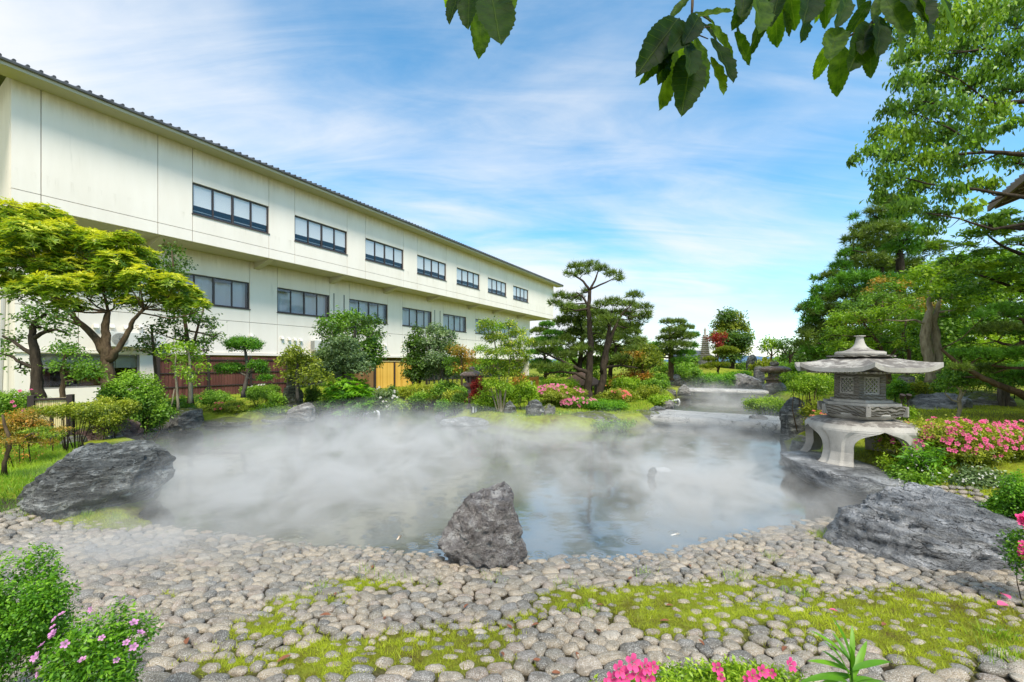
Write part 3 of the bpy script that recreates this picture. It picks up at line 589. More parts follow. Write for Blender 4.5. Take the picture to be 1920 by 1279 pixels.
for i, (lab, ol, mt) in enumerate([
    ('flat rock half under water left of the pinkish boulder', [(480,795),(486,782),(515,778),(540,782),(542,794)], 'grey'),
    ('low edging rock beneath the azalea mounds on the left bank', [(380,798),(384,786),(420,782),(455,784),(478,790),(476,800)], 'mossy'),
    ('thin flat rock by the water right of the pinkish boulder', [(590,778),(600,768),(640,768),(668,772),(664,780)], 'grey'),
    ('small flat pale rock right of the mossy round boulder', [(664,775),(668,765),(686,764),(694,772),(688,777)], 'pale'),
    ('dark rock with pinkish top at the back of the water inlet', [(688,766),(692,750),(708,746),(714,760),(710,767)], 'red'),
    ('long flat edging stone below the yellow bamboo fence', [(712,765),(716,754),(750,750),(774,752),(772,760),(740,766)], 'grey'),
    ('small upright grey rock on the bank below the bamboo fence', [(756,752),(760,740),(768,739),(774,750)], 'pale'),
    ('broad flat stone at the far end of the water inlet', [(786,752),(790,742),(812,739),(834,741),(834,750),(810,756)], 'blue')]):
    g_ = max(y for x, y in ol); rock(lab, ol, CH*F/(g_-HY-2)*1.0+.25, .8, D[mt], 4, .08, (0,.1,1), 5, seed=20+i)
rock('grey rounded rock at the left tip of the central island', [(816,784),(822,768),(835,760),(850,764),(857,782)], 12.7, .7, D['grey'], 4, .08, seed=31)
rock('thin layered slab forming the front edge of the island', [(822,797),(830,785),(870,782),(918,786),(922,797),(880,803)], 11.3, .7, D['blue'], 4, .06, (0,.1,1), 6, seed=32)
rock('dark upright twin-topped rock on the island shore', [(988,808),(987,765),(992,753),(1006,749),(1018,756),(1022,808)], 11.0, .5, D['dark'], 5, .09, (.9,.1,.2), 5, name='standing_stone', seed=33)
rock('paler upright rock beside the dark upright rock on the island', [(1016,808),(1018,765),(1028,757),(1040,762),(1045,808)], 11.15, .5, D['grey'], 4, .09, (.9,.1,.2), 5, name='standing_stone', seed=34)
rock('small jagged dark rock below the yellow maple', [(944,778),(948,757),(956,752),(966,762),(970,780)], 11.6, .4, D['dark'], 4, .1, seed=35)
rock('low rock at the waterline left of the dark upright rock', [(952,802),(955,785),(972,780),(988,786),(990,802)], 10.9, .5, D['blue'], 4, .08, seed=36)
rock('wide low grey rock on the island below the pine', [(1045,815),(1050,790),(1085,775),(1130,772),(1165,785),(1170,812)], 10.9, 1.0, D['grey'], 5, .07, (0,.1,1), 4, seed=37)
rock('low grey rock where the near bridge slab meets the island', [(1165,800),(1170,778),(1200,768),(1232,772),(1240,798)], 11.8, .8, D['grey'], 4, .08, seed=38)
rock('round dark rock at the left end of the near bridge', [(1215,788),(1218,768),(1232,760),(1246,766),(1248,788)], 12.6, .6, D['dark'], 4, .08, seed=39)
rock('pale rock standing just beyond the near bridge', [(1238,768),(1240,755),(1252,747),(1262,754),(1264,768)], 14.5, .6, D['pale'], 4, .09, seed=40)
rock('white pointed rock at the left end of the far bridge', [(1270,742),(1273,728),(1283,721),(1292,730),(1294,742)], 20.0, .6, D['pale'], 4, .09, seed=41)
rock('grey rounded rock left of the white pointed rock', [(1238,742),(1242,730),(1256,726),(1266,732),(1268,744)], 20.6, .6, D['grey'], 4, .08, seed=42)
rock('dark rounded rock under the far pine', [(1250,724),(1254,708),(1268,702),(1282,710),(1286,724)], 24, 1.0, D['dark'], 4, .08, seed=43)
rock('wide pale weathered rock face behind the far bridge', [(1364,728),(1368,710),(1385,702),(1405,704),(1422,712),(1430,730)], 23.0, 1.0, D['pale'], 5, .10, (.8,.1,.2), 5, seed=44)
rock('small rounded rock left of the pale rock face', [(1328,730),(1332,720),(1342,717),(1352,722),(1354,730)], 22.8, .6, D['grey'], 4, .08, seed=45)
rock('upright dark stone on the far mound right of the pagoda', [(1398,694),(1401,672),(1410,663),(1419,672),(1421,694)], 29, .5, D['dark'], 4, .09, (.9,.1,.2), 4, name='standing_stone', seed=46)
rock('upright narrow grey rock left of the boulder lantern', [(1412,722),(1413,690),(1422,686),(1431,692),(1433,722)], 23.5, .4, D['grey'], 4, .08, (.9,.1,.2), 4, name='standing_stone', seed=47)
rock('tall dark upright rock in the steam at the right end of the near bridge', [(1462,835),(1466,775),(1474,752),(1488,742),(1502,752),(1514,780),(1519,835)], 8.9, .6, D['dark'], 5, .08, (.9,.1,.2), 4, name='standing_stone', seed=48)
rock('blocky grey rock between the tall upright rock and the lantern', [(1484,850),(1486,826),(1505,818),(1524,822),(1528,848)], 7.4, .5, D['grey'], 4, .08, seed=49)
rock('long reclining purple-grey boulder behind the big lantern', [(1700,782),(1712,762),(1740,742),(1775,738),(1800,745),(1812,765),(1805,780)], 9.3, 1.1, D['blue'], 5, .07, seed=50)
rock('long low grey boulder at the foot of the leaning trunk', [(1785,770),(1800,745),(1835,736),(1875,740),(1898,755),(1900,772)], 9.8, 1.0, D['grey'], 5, .07, seed=51)
rock('small upright grey stone among the shrubs behind the big lantern', [(1686,735),(1688,708),(1697,700),(1708,704),(1711,735)], 10.6, .4, D['grey'], 4, .08, name='standing_stone', seed=52)

# far and near bridge slabs
def slab(lab, A, B, w_, th, mat, bow=.0, name='stone_bridge'):
    A, B = np.array(A, float), np.array(B, float); d = B-A; Ln = np.hypot(*d[:2]); n = 60; k = 14
    V = []; sec = [(-.5,-.5),(-.5,.1),(-.47,.42),(-.42,.5),(-.2,.5),(0,.5),(.2,.5),(.42,.5),(.47,.42),(.5,.1),(.5,-.5),(.2,-.5),(0,-.5),(-.2,-.5)]
    for i in range(n+1):
        u = i/n; x = u*Ln; e = 1-.25*max(0, abs(2*u-1)-.93)/.07
        for a, b in sec: V.append((x, a*w_*e*(1+.05*math.sin(u*9)), b*th*e+bow*4*u*(1-u)))
    V = np.array(V); V += ((fbm(V*[2.2, 3, 5]+3, 4)-.5)[:, None]*[0, .07, .025]) 
    Fc = [(i*k+j, i*k+(j+1) % k, (i+1)*k+(j+1) % k, (i+1)*k+j) for i in range(n) for j in range(k)]+[tuple(range(k)), tuple(range(n*k, n*k+k))[::-1]]
    o = link(name, npmesh(name, V, Fc, mat, True), None, (A[0], A[1], A[2]-th/2), (0, 0, math.atan2(d[1], d[0]))); return tag(o, lab, 'bridge')
slab('near rough stone slab bridge crossing the steaming pond', W(1225, 772, 12.1), W(1492, 782, 10.3), 1.75, .22, D['slab'])
slab('far thin pale stone slab bridge at the back of the pond', W(1280, 728, 20.6), W(1438, 733, 19.2), 1.3, .16, D['slab'])
rock('square stone block in the water carrying the near bridge', [(1406,812),(1406,780),(1424,776),(1438,782),(1438,812)], 10.6, .4, D['pale'], 4, .05, seed=60)

# cobbles
mcob = M('cobble_granite', rough=.48, spec=.4); nt = mcob.node_tree
oi = nt.nodes.new('ShaderNodeObjectInfo'); ge = nt.nodes.new('ShaderNodeNewGeometry'); rd = mth(nt, 'FRACT', mth(nt, 'ADD', oi.outputs['Random'], ge.outputs['Random Per Island']))
base = ramp(nt, rd, [(0, (.10,.092,.078)), (.22, (.235,.20,.145)), (.42, (.33,.265,.18)), (.60, (.41,.335,.235)), (.78, (.18,.175,.16)), (.95, (.33,.25,.18)), (1, (.46,.40,.31))])
tcc = nt.nodes.new('ShaderNodeTexCoord'); oloc = nd(nt, 'ShaderNodeVectorMath', operation='ADD'); nt.links.new(ge.outputs['Position'], oloc.inputs[0])
sp1 = noise(nt, 230, 3, .7, vec=oloc.outputs[0]); sp2 = noise(nt, 14, 5, .65, vec=oloc.outputs[0])
c = mixc(nt, maprange(nt, sp1, .54, .62), base, (.62, .60, .55)); c = mixc(nt, maprange(nt, sp1, .44, .38), c, (.05, .05, .05))
c = mixc(nt, mth(nt, 'MULTIPLY', maprange(nt, sp2, .48, .66), .55), c, (.10, .085, .06)); setcol(mcob, c); bump(nt, mth(nt, 'ADD', sp1, mth(nt, 'MULTIPLY', sp2, 2)), .5, .006)
def cells(n=3100, it=6):
    # samples of the beach; points drift to the middle of their cell, then each stone takes its cell's extent
    S = rng.uniform((-5.2, 1.55), (5.2, 4.75), (120000, 2)); d = sdist(S[:, 0], S[:, 1])
    ok = (d > -.95) & (S[:, 1] < 4.25+.4*smooth(2, 4, S[:, 0])) & (np.abs(S[:, 0]) < .35+S[:, 1]*1.32) ; S = S[ok]
    P = S[rng.choice(len(S), n, replace=False)].copy(); An = np.array((1.0, 1.45))
    for k in range(it+1):
        own = np.empty(len(S), int); Ps = P*An
        for a in range(0, len(S), 4000):
            q = S[a:a+4000]*An; own[a:a+4000] = ((q[:, None, 0]-Ps[None, :, 0])**2+(q[:, None, 1]-Ps[None, :, 1])**2).argmin(1)
        cnt = np.bincount(own, minlength=n).clip(1); C = np.stack([np.bincount(own, S[:, i], n)/cnt for i in (0, 1)], 1)
        if k < it: P = np.where((cnt > 2)[:, None], C, P)
    dx = S-C[own]; cxx = np.bincount(own, dx[:, 0]**2, n)/cnt; cyy = np.bincount(own, dx[:, 1]**2, n)/cnt; cxy = np.bincount(own, dx[:, 0]*dx[:, 1], n)/cnt
    th = .5*np.arctan2(2*cxy, cxx-cyy); m_ = (cxx+cyy)/2; r_ = np.sqrt(((cxx-cyy)/2)**2+cxy**2)
    return C, 2*np.sqrt(m_+r_), 2*np.sqrt(np.maximum(m_-r_, 1e-5)), th
Cc, ca, cb_, cth = cells()
cd = sdist(Cc[:, 0], Cc[:, 1]); cz = gz(Cc[:, 0], Cc[:, 1]); cm_ = moss_at(Cc[:, 0], Cc[:, 1])
BE = T('cobble_beach', None, None, (0, 2.8, 0), kind='structure')
def cobshape(sub, seed):
    V, Fc = ico(sub); V = V.copy(); r = np.random.default_rng(seed); V = V[:, :]; s = np.sign(V)*np.abs(V)**.74
    s += (V/np.linalg.norm(V, axis=1)[:, None])*((fbm(V*1.1+seed*5.3, 2)-.5)*.5)[:, None]+((fbm(V*3+seed, 2)-.5)*.10)[:, None]*V
    s[:, 2] = np.where(s[:, 2] < -.35, -.35, s[:, 2]); return s*[1.02, 1.02, 1], Fc
shapes2 = [npmesh('stone', *cobshape(2, i), mcob, True) for i in range(14)]; shapes1 = [cobshape(2, 50+i) for i in range(14)]
vis = ca/np.hypot(Cc[:, 1], 1.5)*(1-.5*cm_)*np.where(cd > -.02, 1, .3); order = np.argsort(-vis); cnt = 0; VV = []; FF = []; off = 0
for rank, i in enumerate(order):
    if cm_[i] > .9 and random.random() < .35: continue
    sc_ = 1-.26*min(1, cm_[i]*1.6); a, b = ca[i]*1.0*sc_, cb_[i]*1.0*sc_; hgt = .026*(1+.35*(random.random()-.5)); z = cz[i]+.006-.004*cm_[i]+random.uniform(-.004, .004)
    th = cth[i]
    if cnt < 300 and rank < 420:
        o = link('stone', shapes2[random.randrange(14)], BE, (Cc[i, 0], Cc[i, 1]-2.8, z), (random.gauss(0, .10), random.gauss(0, .10), th), (a, b, hgt)); cnt += 1
    else:
        s, fc = shapes1[random.randrange(14)]; s = s*[a, b, hgt]; s[:, 2] += s[:, 0]*random.gauss(0, .1)+s[:, 1]*random.gauss(0, .1)
        co, si = math.cos(th), math.sin(th); s = np.stack([s[:, 0]*co-s[:, 1]*si+Cc[i, 0], s[:, 0]*si+s[:, 1]*co+Cc[i, 1]-2.8, s[:, 2]+z], 1)
        VV.append(s); FF.append(fc+off); off += len(s)
tag(link('stones', npmesh('stones', np.concatenate(VV), np.concatenate(FF), mcob, True), BE), kind='stuff')

# ---------------------------------------------------------------- big stone lantern
mst = M('lantern_granite', rough=.8, spec=.25); nt = mst.node_tree
a1 = noise(nt, 2.2, 6, .65); a2 = noise(nt, 90, 3, .7)
c = ramp(nt, a1, [(.3, (.26,.245,.22)), (.5, (.44,.42,.375)), (.72, (.56,.54,.49))]); c = mixc(nt, mth(nt, 'MULTIPLY', maprange(nt, a2, .5, .7), .35), c, (.20,.19,.175))
ge = nt.nodes.new('ShaderNodeNewGeometry'); spn = nt.nodes.new('ShaderNodeSeparateXYZ'); nt.links.new(ge.outputs['Normal'], spn.inputs[0])
c = mixc(nt, mth(nt, 'MULTIPLY', maprange(nt, spn.outputs[2], .6, .95), maprange(nt, noise(nt, 6, 6, .7), .36, .58)), c, (.17,.155,.14))
setcol(mst, c); bump(nt, mth(nt, 'ADD', a2, a1), .35, .012)
mst2 = M('lantern_carved_granite', rough=.8, spec=.25); nt = mst2.node_tree
wv = nd(nt, 'ShaderNodeTexWave', wave_type='RINGS', inp={'Scale': 7.0, 'Distortion': 6.0, 'Detail': 1.5, 'Detail Scale': 1.2}); tcx = nt.nodes.new('ShaderNodeTexCoord'); nt.links.new(tcx.outputs['Object'], wv.inputs['Vector'])
setcol(mst2, ramp(nt, noise(nt, 3, 5, .6), [(.3, (.15,.14,.12)), (.7, (.33,.31,.265))])); bump(nt, wv.outputs['Fac'], .9, .03)
LC = W(1612, 0, 5.95); LX, LY = LC[0], LC[1]; face = math.atan2(-LY, -LX)
LT = T('stone_lantern', 'large hexagonal snow-viewing stone lantern with wide roof and arched legs beside the pond', 'stone lantern', (LX, LY, .28))
S_ = 5.95/F
def hexr(t, Rr, ph): a = ((t-ph) % (math.pi/3))-math.pi/6; return Rr*math.cos(math.pi/6)/math.cos(a)
ph = face+R(10)                                  # a corner points a little right of the camera
def hexlayer(prof, name, mat, ph=ph, n=60, round_=0., wav=None):
    V = []; 
    for r, z in prof:
        for j in range(n):
            t = 2*math.pi*j/n+ph; rr = hexr(t, r, ph); rr = rr*(1-round_)+r*.94*round_; V.append((rr*math.cos(t), rr*math.sin(t), z))
    Fc = [(i*n+j, i*n+(j+1) % n, (i+1)*n+(j+1) % n, (i+1)*n+j) for i in range(len(prof)-1) for j in range(n)]+[tuple(range(n))[::-1], tuple(range((len(prof)-1)*n, len(prof)*n))]
    return link(name, npmesh(name, np.array(V), Fc, mat), LT)
zb = .28
def zz(py): return CH+(HY-py)*S_-zb               # height above the lantern base seen at a photo row
# roof
n = 96; V = []; z_in, z_ed, th_ = zz(669), zz(689), .065; RR = 137*S_*1.02
prof = [(.30, 0, 0), (.5, 0, 0), (.72, 0, 0), (.88, 0, 0), (1.0, 0, 0), (1.0, 1, 0), (.86, 1, .0), (.6, 1, 0), (.3, 1, 0)]
for (f, und, _) in prof:
    for j in range(n):
        t = 2*math.pi*j/n+ph; c_ = abs(((t-ph+math.pi/6) % (math.pi/3))-math.pi/6)/(math.pi/6); k = 1-c_   # 1 at a corner
        r = hexr(t, RR, ph)*(1+.03*k**6)*f; top = z_in+(z_ed-z_in)*((f-.3)/.7)**1.15+.075*(k**5)*f**4
        z = top if not und else min(top-th_*(.9 if f > .9 else .7), zz(693)+(.075*(k**5) if f > .84 else 0)-.02)
        V.append((r*math.cos(t), r*math.sin(t), z))
Fc = [(i*n+j, i*n+(j+1) % n, (i+1)*n+(j+1) % n, (i+1)*n+j) for i in range(len(prof)-1) for j in range(n)]
for f in Fc[:]: pass
Fc += [tuple(range(n))[::-1], tuple(range(8*n, 9*n))]
link('roof', npmesh('roof', np.array(V), [f[::-1] for f in Fc], mst), LT)
hexlayer([(.54, zz(669.5)), (.54, zz(666.5))], 'roof_step', mst2, round_=.8)
MB().lathe([(.30, zz(667)), (.375, zz(666)), (.375, zz(661)), (.34, zz(659)), (.22, zz(657.5)), (.15, zz(654)), (.105, zz(650)), (.075, zz(644)), (.06, zz(637)), (.052, zz(632)), (.09, zz(630.5)), (.085, zz(629.5)), (.0, zz(629))], 32).build('finial', mst, LT, smooth=True)
# rafters under the eave
m = MB()
for s in range(6):
    a0 = ph+s*math.pi/3; 
    for k in range(1, 13):
        u = k/13; p0 = np.array((math.cos(a0), math.sin(a0)))*RR*.80; p1 = np.array((math.cos(a0+math.pi/3), math.sin(a0+math.pi/3)))*RR*.80; p = p0*(1-u)+p1*u; d = (p1-p0); d /= np.linalg.norm(d); nn = np.array((d[1], -d[0])); 
        if nn@p < 0: nn = -nn
        q0, q1 = p-d*.018-nn*.30, p+d*.018-nn*.30; q2, q3 = p+d*.018+nn*.03, p-d*.018+nn*.03; z0, z1 = zz(699), zz(696)
        m.add([(q[0], q[1], z) for z in (z0, z1) for q in (q0, q1, q2, q3)], [(0,3,2,1),(4,5,6,7),(0,1,5,4),(1,2,6,5),(2,3,7,6),(3,0,4,7)])
m.build('rafters', mst, LT)
# fire box: six pierced sides
rb = 54*S_; z0, z1 = zz(748), zz(697); phb = ph-R(12)
mlat = mst
for s in range(6):
    a0, a1 = phb+s*math.pi/3, phb+(s+1)*math.pi/3; p0 = np.array((math.cos(a0), math.sin(a0), 0))*rb; p1 = np.array((math.cos(a1), math.sin(a1), 0))*rb; am = (a0+a1)/2; wd_ = np.linalg.norm(p1-p0)
    m = MB(); o0, o1 = .085, wd_-.085; za, zc_ = z0+.085, z1-.07
    m.box(0, o0, 0, .05, z0, z1).box(o1, wd_, 0, .05, z0, z1).box(o0, o1, 0, .05, z0, za).box(o0, o1, 0, .05, zc_, z1)
    fr_ = m.build('side', mst2, LT, loc=(p0[0], p0[1], 0), rot=(0, 0, math.atan2(p1[1]-p0[1], p1[0]-p0[0])))
    m = MB(); q = (o1-o0)/6
    m.box(o0, o0+.02, .02, .04, za, zc_).box(o1-.02, o1, .02, .04, za, zc_).box(o0+.02, o1-.02, .02, .04, za, za+.02).box(o0+.02, o1-.02, .02, .04, zc_-.02, zc_)
    x0_, x1_, zA, zB = o0+.02, o1-.02, za+.02, zc_-.02; step = .062
    for sg in (1, -1):
        k = -20
        while k < 30:
            # bar along z = zA + sg*(x - xk), clipped to the opening
            xk = x0_+k*step; P_ = []
            for x in (x0_, x1_):
                z = zA+sg*(x-xk) ; P_.append((x, z))
            (xa, za_), (xb, zb_) = P_
            def cl(x, z): 
                if z < zA: return (x+(zA-z)*sg, zA)
                if z > zB: return (x-(z-zB)*sg, zB)
                return (x, z)
            A_, B_ = cl(xa, za_), cl(xb, zb_); k += 1
            if A_[0] >= B_[0]-.005 or A_[0] < x0_-1e-6 or B_[0] > x1_+1e-6: continue
            m.tube([(A_[0], .030+.003*sg, A_[1]), (B_[0], .030+.003*sg, B_[1])], .009, 4)
    m.build('lattice', mst, fr_)
hexlayer([(.34, zz(700)), (.5, zz(699)), (.5, zz(696)), (.34, zz(695))], 'box_cap', mst, phb)
# carved platform
hexlayer([(rb+.06, zz(752)), (rb+.06, zz(747.5))], 'platform_step', mst); hexlayer([(.60, zz(757)), (.60, zz(752.2))], 'platform_step', mst)
pl = hexlayer([(.55, zz(776)), (.62, zz(775)), (.67, zz(766)), (.69, zz(757.2)), (.5, zz(757))], 'platform', mst2)
for s in range(6):
    a0 = ph+s*math.pi/3; m = MB().bbox(.62, .685, -.032, .032, zz(775), zz(757), .006); m.build('corner_block', mst, LT, rot=(0, 0, a0))
MB().lathe([(.36, zz(785)), (.42, zz(784)), (.50, zz(780)), (.55, zz(774)), (.56, zz(771))], 48).build('platform_base', mst, LT, smooth=True)
# arched legs
ztop = zz(783)
for k in range(4):
    ac = face-R(22)+k*math.pi/2; m = MB(); nz, na = 22, 13; zs = np.linspace(.02, ztop, nz); V = []
    for side in (0, 1):
        for z in zs:
            u = (z/ztop); r = np.interp(u, [0, .10, .30, .6, .80, .90, .96, 1], [.97, .89, .84, .84, .84, .79, .68, .45]); w_ = np.interp(u, [0, .12, .4, .52, .62, .69, .75, .80], [.30, .275, .275, .30, .37, .48, .63, math.pi/4])
            for j in range(na):
                t = ac+w_*(2*j/(na-1)-1); ri = (r-.13*np.interp(u, [0, .9, 1], [1, 1, .6])) if side else r*(1+.035*(abs((2*j/(na-1)-1)) < .35))
                V.append((ri*math.cos(t), ri*math.sin(t), z-(0 if not side else .03*(u > .9))))
    V = np.array(V); N_ = nz*na; Fc = []
    for i in range(nz-1):
        for j in range(na-1):
            q = (i*na+j, i*na+j+1, (i+1)*na+j+1, (i+1)*na+j); Fc += [q, tuple(x+N_ for x in q[::-1])]
        for j in (0, na-1):
            q = (i*na+j, (i+1)*na+j, (i+1)*na+j+N_, i*na+j+N_); Fc.append(q if j == 0 else q[::-1])
    for j in range(na-1): Fc += [(j, j+N_, j+1+N_, j+1), ((nz-1)*na+j, (nz-1)*na+j+1, (nz-1)*na+j+1+N_, (nz-1)*na+j+N_)]
    link('leg', npmesh('leg', V, Fc, mst), LT)
MB().lathe([(.0, ztop-.09), (.44, ztop-.09), (.44, ztop+.001), (.0, ztop+.001)], 40, closed=False).build('leg_ring', mst, LT, smooth=False)

LT.o.scale = (.775, .775, 1)
# ---------------------------------------------------------------- smaller stone lanterns and pagoda
mred = rockmat('weathered_pink_granite', (.17,.12,.10), (.34,.25,.21), (.50,.43,.37), streak=(1,1,1), lichen=.56, moss=.2, sc=5)
def plank_lath(t, prof, name, mat, c=(0, 0), n=20, sm=True): MB().lathe(prof, n, (c[0], c[1], 0)).build(name, mat, t, smooth=sm)
# kasuga lantern on the island
Yk = 12.6; k = Yk/F; p = W(885, 768, Yk); LK = T('pedestal_lantern', 'weathered pinkish pedestal stone lantern on the island beside the yellow maple', 'stone lantern', p)
h = lambda py: (768-py)*k
plank_lath(LK, [(.20, h(770)), (.21, h(764)), (.14, h(761)), (.12, h(757)), (.12, h(738)), (.15, h(735)), (.12, h(733)), (.12, h(730)), (.20, h(727))], 'shaft', mred)
plank_lath(LK, [(.20, h(727)), (.27, h(724)), (.28, h(719)), (.22, h(717))], 'platform', mred, n=6, sm=False)
m = MB()
for s in range(6):
    a = s*math.pi/3+.3; m.tube([(.15*math.cos(a), .15*math.sin(a), h(717)), (.15*math.cos(a), .15*math.sin(a), h(705))], .035, 5)
m.lathe([(.10, h(717)), (.10, h(705))], 12); m.build('fire_box', mred, LK)
plank_lath(LK, [(.18, h(706)), (.36, h(705.5)), (.39, h(703)), (.30, h(699)), (.18, h(696)), (.09, h(694)), (.07, h(693)), (.10, h(691.5)), (.09, h(689)), (.03, h(687.5))], 'roof', mred, n=18)
# boulder lantern
Yb = 20.5; k = Yb/F; p = W(1452, 736, Yb); LB = T('boulder_lantern', 'rustic rough-stone lantern with a round ball on top at the far bank', 'stone lantern', p); h = lambda py: (736-py)*k
def blob(t, name, c, r, mat, seed=0, amp=.22, sub=3):
    V, Fc = ico(sub); V = V*(1+(fbm(V*1.6+seed*7, 3)-.5)[:, None]*amp*2); V = V*r+np.array(c); return link(name, npmesh(name, V, Fc, mat, True), t)
blob(LB, 'base', (0, 0, h(728)), (.55, .4, .35), D['pale'], 1); blob(LB, 'shaft', (-.02, 0, h(715)), (.34, .3, .46), mred, 2, .1)
blob(LB, 'platform', (0, 0, h(711)), (.50, .4, .13), mred, 3, .12); MB().bbox(-.2, .2, -.2, .2, h(709), h(697), .03).build('fire_box', D['grey'], LB)
blob(LB, 'roof', (.02, 0, h(693)), (.74, .6, .19), mred, 4, .16); blob(LB, 'ball', (0, 0, h(682)), (.20, .2, .16), D['grey'], 5, .06)
# pagoda
Yp = 31; k = Yp/F; p = W(1322, 692, Yp); PG = T('stone_pagoda', 'slender many-tiered stone pagoda on the far mound', 'pagoda', p); h = lambda py: (692-py)*k
plank_lath(PG, [(.75, h(694)), (.75, h(684)), (.55, h(683)), (.55, h(676))], 'base', D['grey'], n=4, sm=False)
for i in range(12):
    y0 = 676-i*3.75; rr = .62-.027*i; plank_lath(PG, [(rr*.66, h(y0)), (rr*.66, h(y0-2.0)), (rr, h(y0-2.0)), (rr*1.04, h(y0-2.7)), (rr*.62, h(y0-3.75))], 'tier', mst, n=4, sm=False)
plank_lath(PG, [(.14, h(631)), (.18, h(629)), (.08, h(627)), (.12, h(624)), (.07, h(622)), (.11, h(619)), (.03, h(614))], 'spire', mst, n=10)
for ch in PG.o.children: ch.rotation_euler[2] = R(33)
# ---------------------------------------------------------------- foliage machinery
TRI = [0]; COV = 1.9
def unit(v): return v/(np.linalg.norm(v, axis=-1, keepdims=True)+1e-9)
def leaves(P, Nn, D, Lf, asp, tint):
    """folded leaf quads: P place, Nn normal, D long direction"""
    D = unit(D-Nn*(D*Nn).sum(1, keepdims=True)*.8); S = unit(np.cross(D, Nn)); n = len(P); Lf = Lf*rng.uniform(.7, 1.25, (n, 1))
    V = np.stack([P, P+D*Lf*.45-S*Lf*asp/2+Nn*Lf*.07, P+D*Lf-Nn*Lf*.12, P+D*Lf*.45+S*Lf*asp/2+Nn*Lf*.07], 1).reshape(-1, 3)
    TRI[0] += 2*n
    return V, np.arange(4*n).reshape(-1, 4), np.repeat(tint, 4)
def needles(P, U, Ln, wd_, m, tint, spread=.9):
    n = len(P); D = unit(U[:, None, :]+spread*rng.normal(size=(n, m, 3))); S = unit(np.cross(D, rng.normal(size=(n, m, 3)))); q = Ln*rng.uniform(.7, 1.2, (n, m, 1))
    B = P[:, None, :]+0*D; V = np.stack([B-S*wd_/2, B+S*wd_/2, B+D*q], 2).reshape(-1, 3); TRI[0] += n*m
    return V, np.arange(3*n*m).reshape(-1, 3), np.repeat(tint, 3*m)
def padcloud(c, r, leaf, cover, style='leaf', asp=.5, up=.5, topbias=.65, young=0., fill=.5, wid=None):
    c, r = np.array(c), np.array(r, float); tq_ = abs(c[0])/max(c[1], .5)*r[1]/max(r[0], 1e-3); r[0] *= math.sqrt(max(.66, 1-min(1, tq_)**2)); area = math.pi*r[0]*r[2]+.6*math.pi*r[0]*r[1]
    la = leaf*leaf*(asp*.5 if style != 'needle' else .42); Nn = int(max(12, COV*cover*area/la*(1.25 if style == 'needle' else 1)))
    per = 6 if style == 'whorl' else (1 if style == 'needle' else 12); K = max(6, Nn//per)
    d = unit(rng.normal(size=(K, 3))); fl = rng.random(K) < topbias; d[:, 2] = np.where(fl, np.abs(d[:, 2]), d[:, 2]*.6); d = unit(d)
    # lumpy outline
    lump = 1+.34*(fbm(d*1.7+c[None, :]*1.3, 2)-.5)*2*.6
    rad = rng.uniform(fill**3, 1, K)**(1/3.)*lump; C = c+d*r*rad[:, None]; tc_ = np.clip(rng.normal(.42, .16, K)+young*(rad > .8)*np.maximum(d[:, 2], -.1)*1.0, 0, 1)
    if style == 'needle':
        return needles(C, unit(d*.5+np.array((0, 0, up))), leaf, wid or leaf*.10, 9, tc_)
    rc = max(leaf*1.0, .10*r.mean()) if style == 'leaf' else (leaf*.1 if style == 'whorl' else .32*r.mean())
    own = np.repeat(np.arange(K), per); n = len(own); P = C[own]+rng.normal(size=(n, 3))*rc*(.8 if style != 'whorl' else .4)
    if style == 'whorl':
        a = np.tile(np.arange(per)*2*math.pi/per, K)+np.repeat(rng.random(K)*6, per); axis = unit(d*.6+np.array((0, 0, .9))+.3*rng.normal(size=(K, 3)))[own]
        e1 = unit(np.cross(axis, np.array((.3, .9, .1)))); e2 = np.cross(axis, e1); out = e1*np.cos(a)[:, None]+e2*np.sin(a)[:, None]; D = out+axis*.35; N_ = unit(axis-out*.4)
    elif style == 'droop':
        D = np.array((0, 0, -1.))+.45*rng.normal(size=(n, 3)); N_ = unit(rng.normal(size=(n, 3))*[1, 1, .35]+d[own]*.3)
    else:
        D = d[own]*.7+rng.normal(size=(n, 3))*.8+np.array((0, 0, -.15)); N_ = unit(d[own]*.5+np.array((0, 0, up))+rng.normal(size=(n, 3))*.55)
    t = np.clip(tc_[own]+rng.normal(0, .09, n), 0, 1)
    return leaves(P, N_, D, leaf, asp, t)
def joinc(parts):
    V = []; Fc = []; Tt = []; o = 0
    for v, f, t in parts:
        V.append(v); Fc.append(f+o); Tt.append(t); o += len(v)
    return np.concatenate(V), np.concatenate(Fc), np.concatenate(Tt)
def foliage(name, parts, mat, t, loc):
    V, Fc, Tt = joinc(parts); return link(name, npmesh(name, V-np.array(loc), Fc, mat, False, Tt), t)
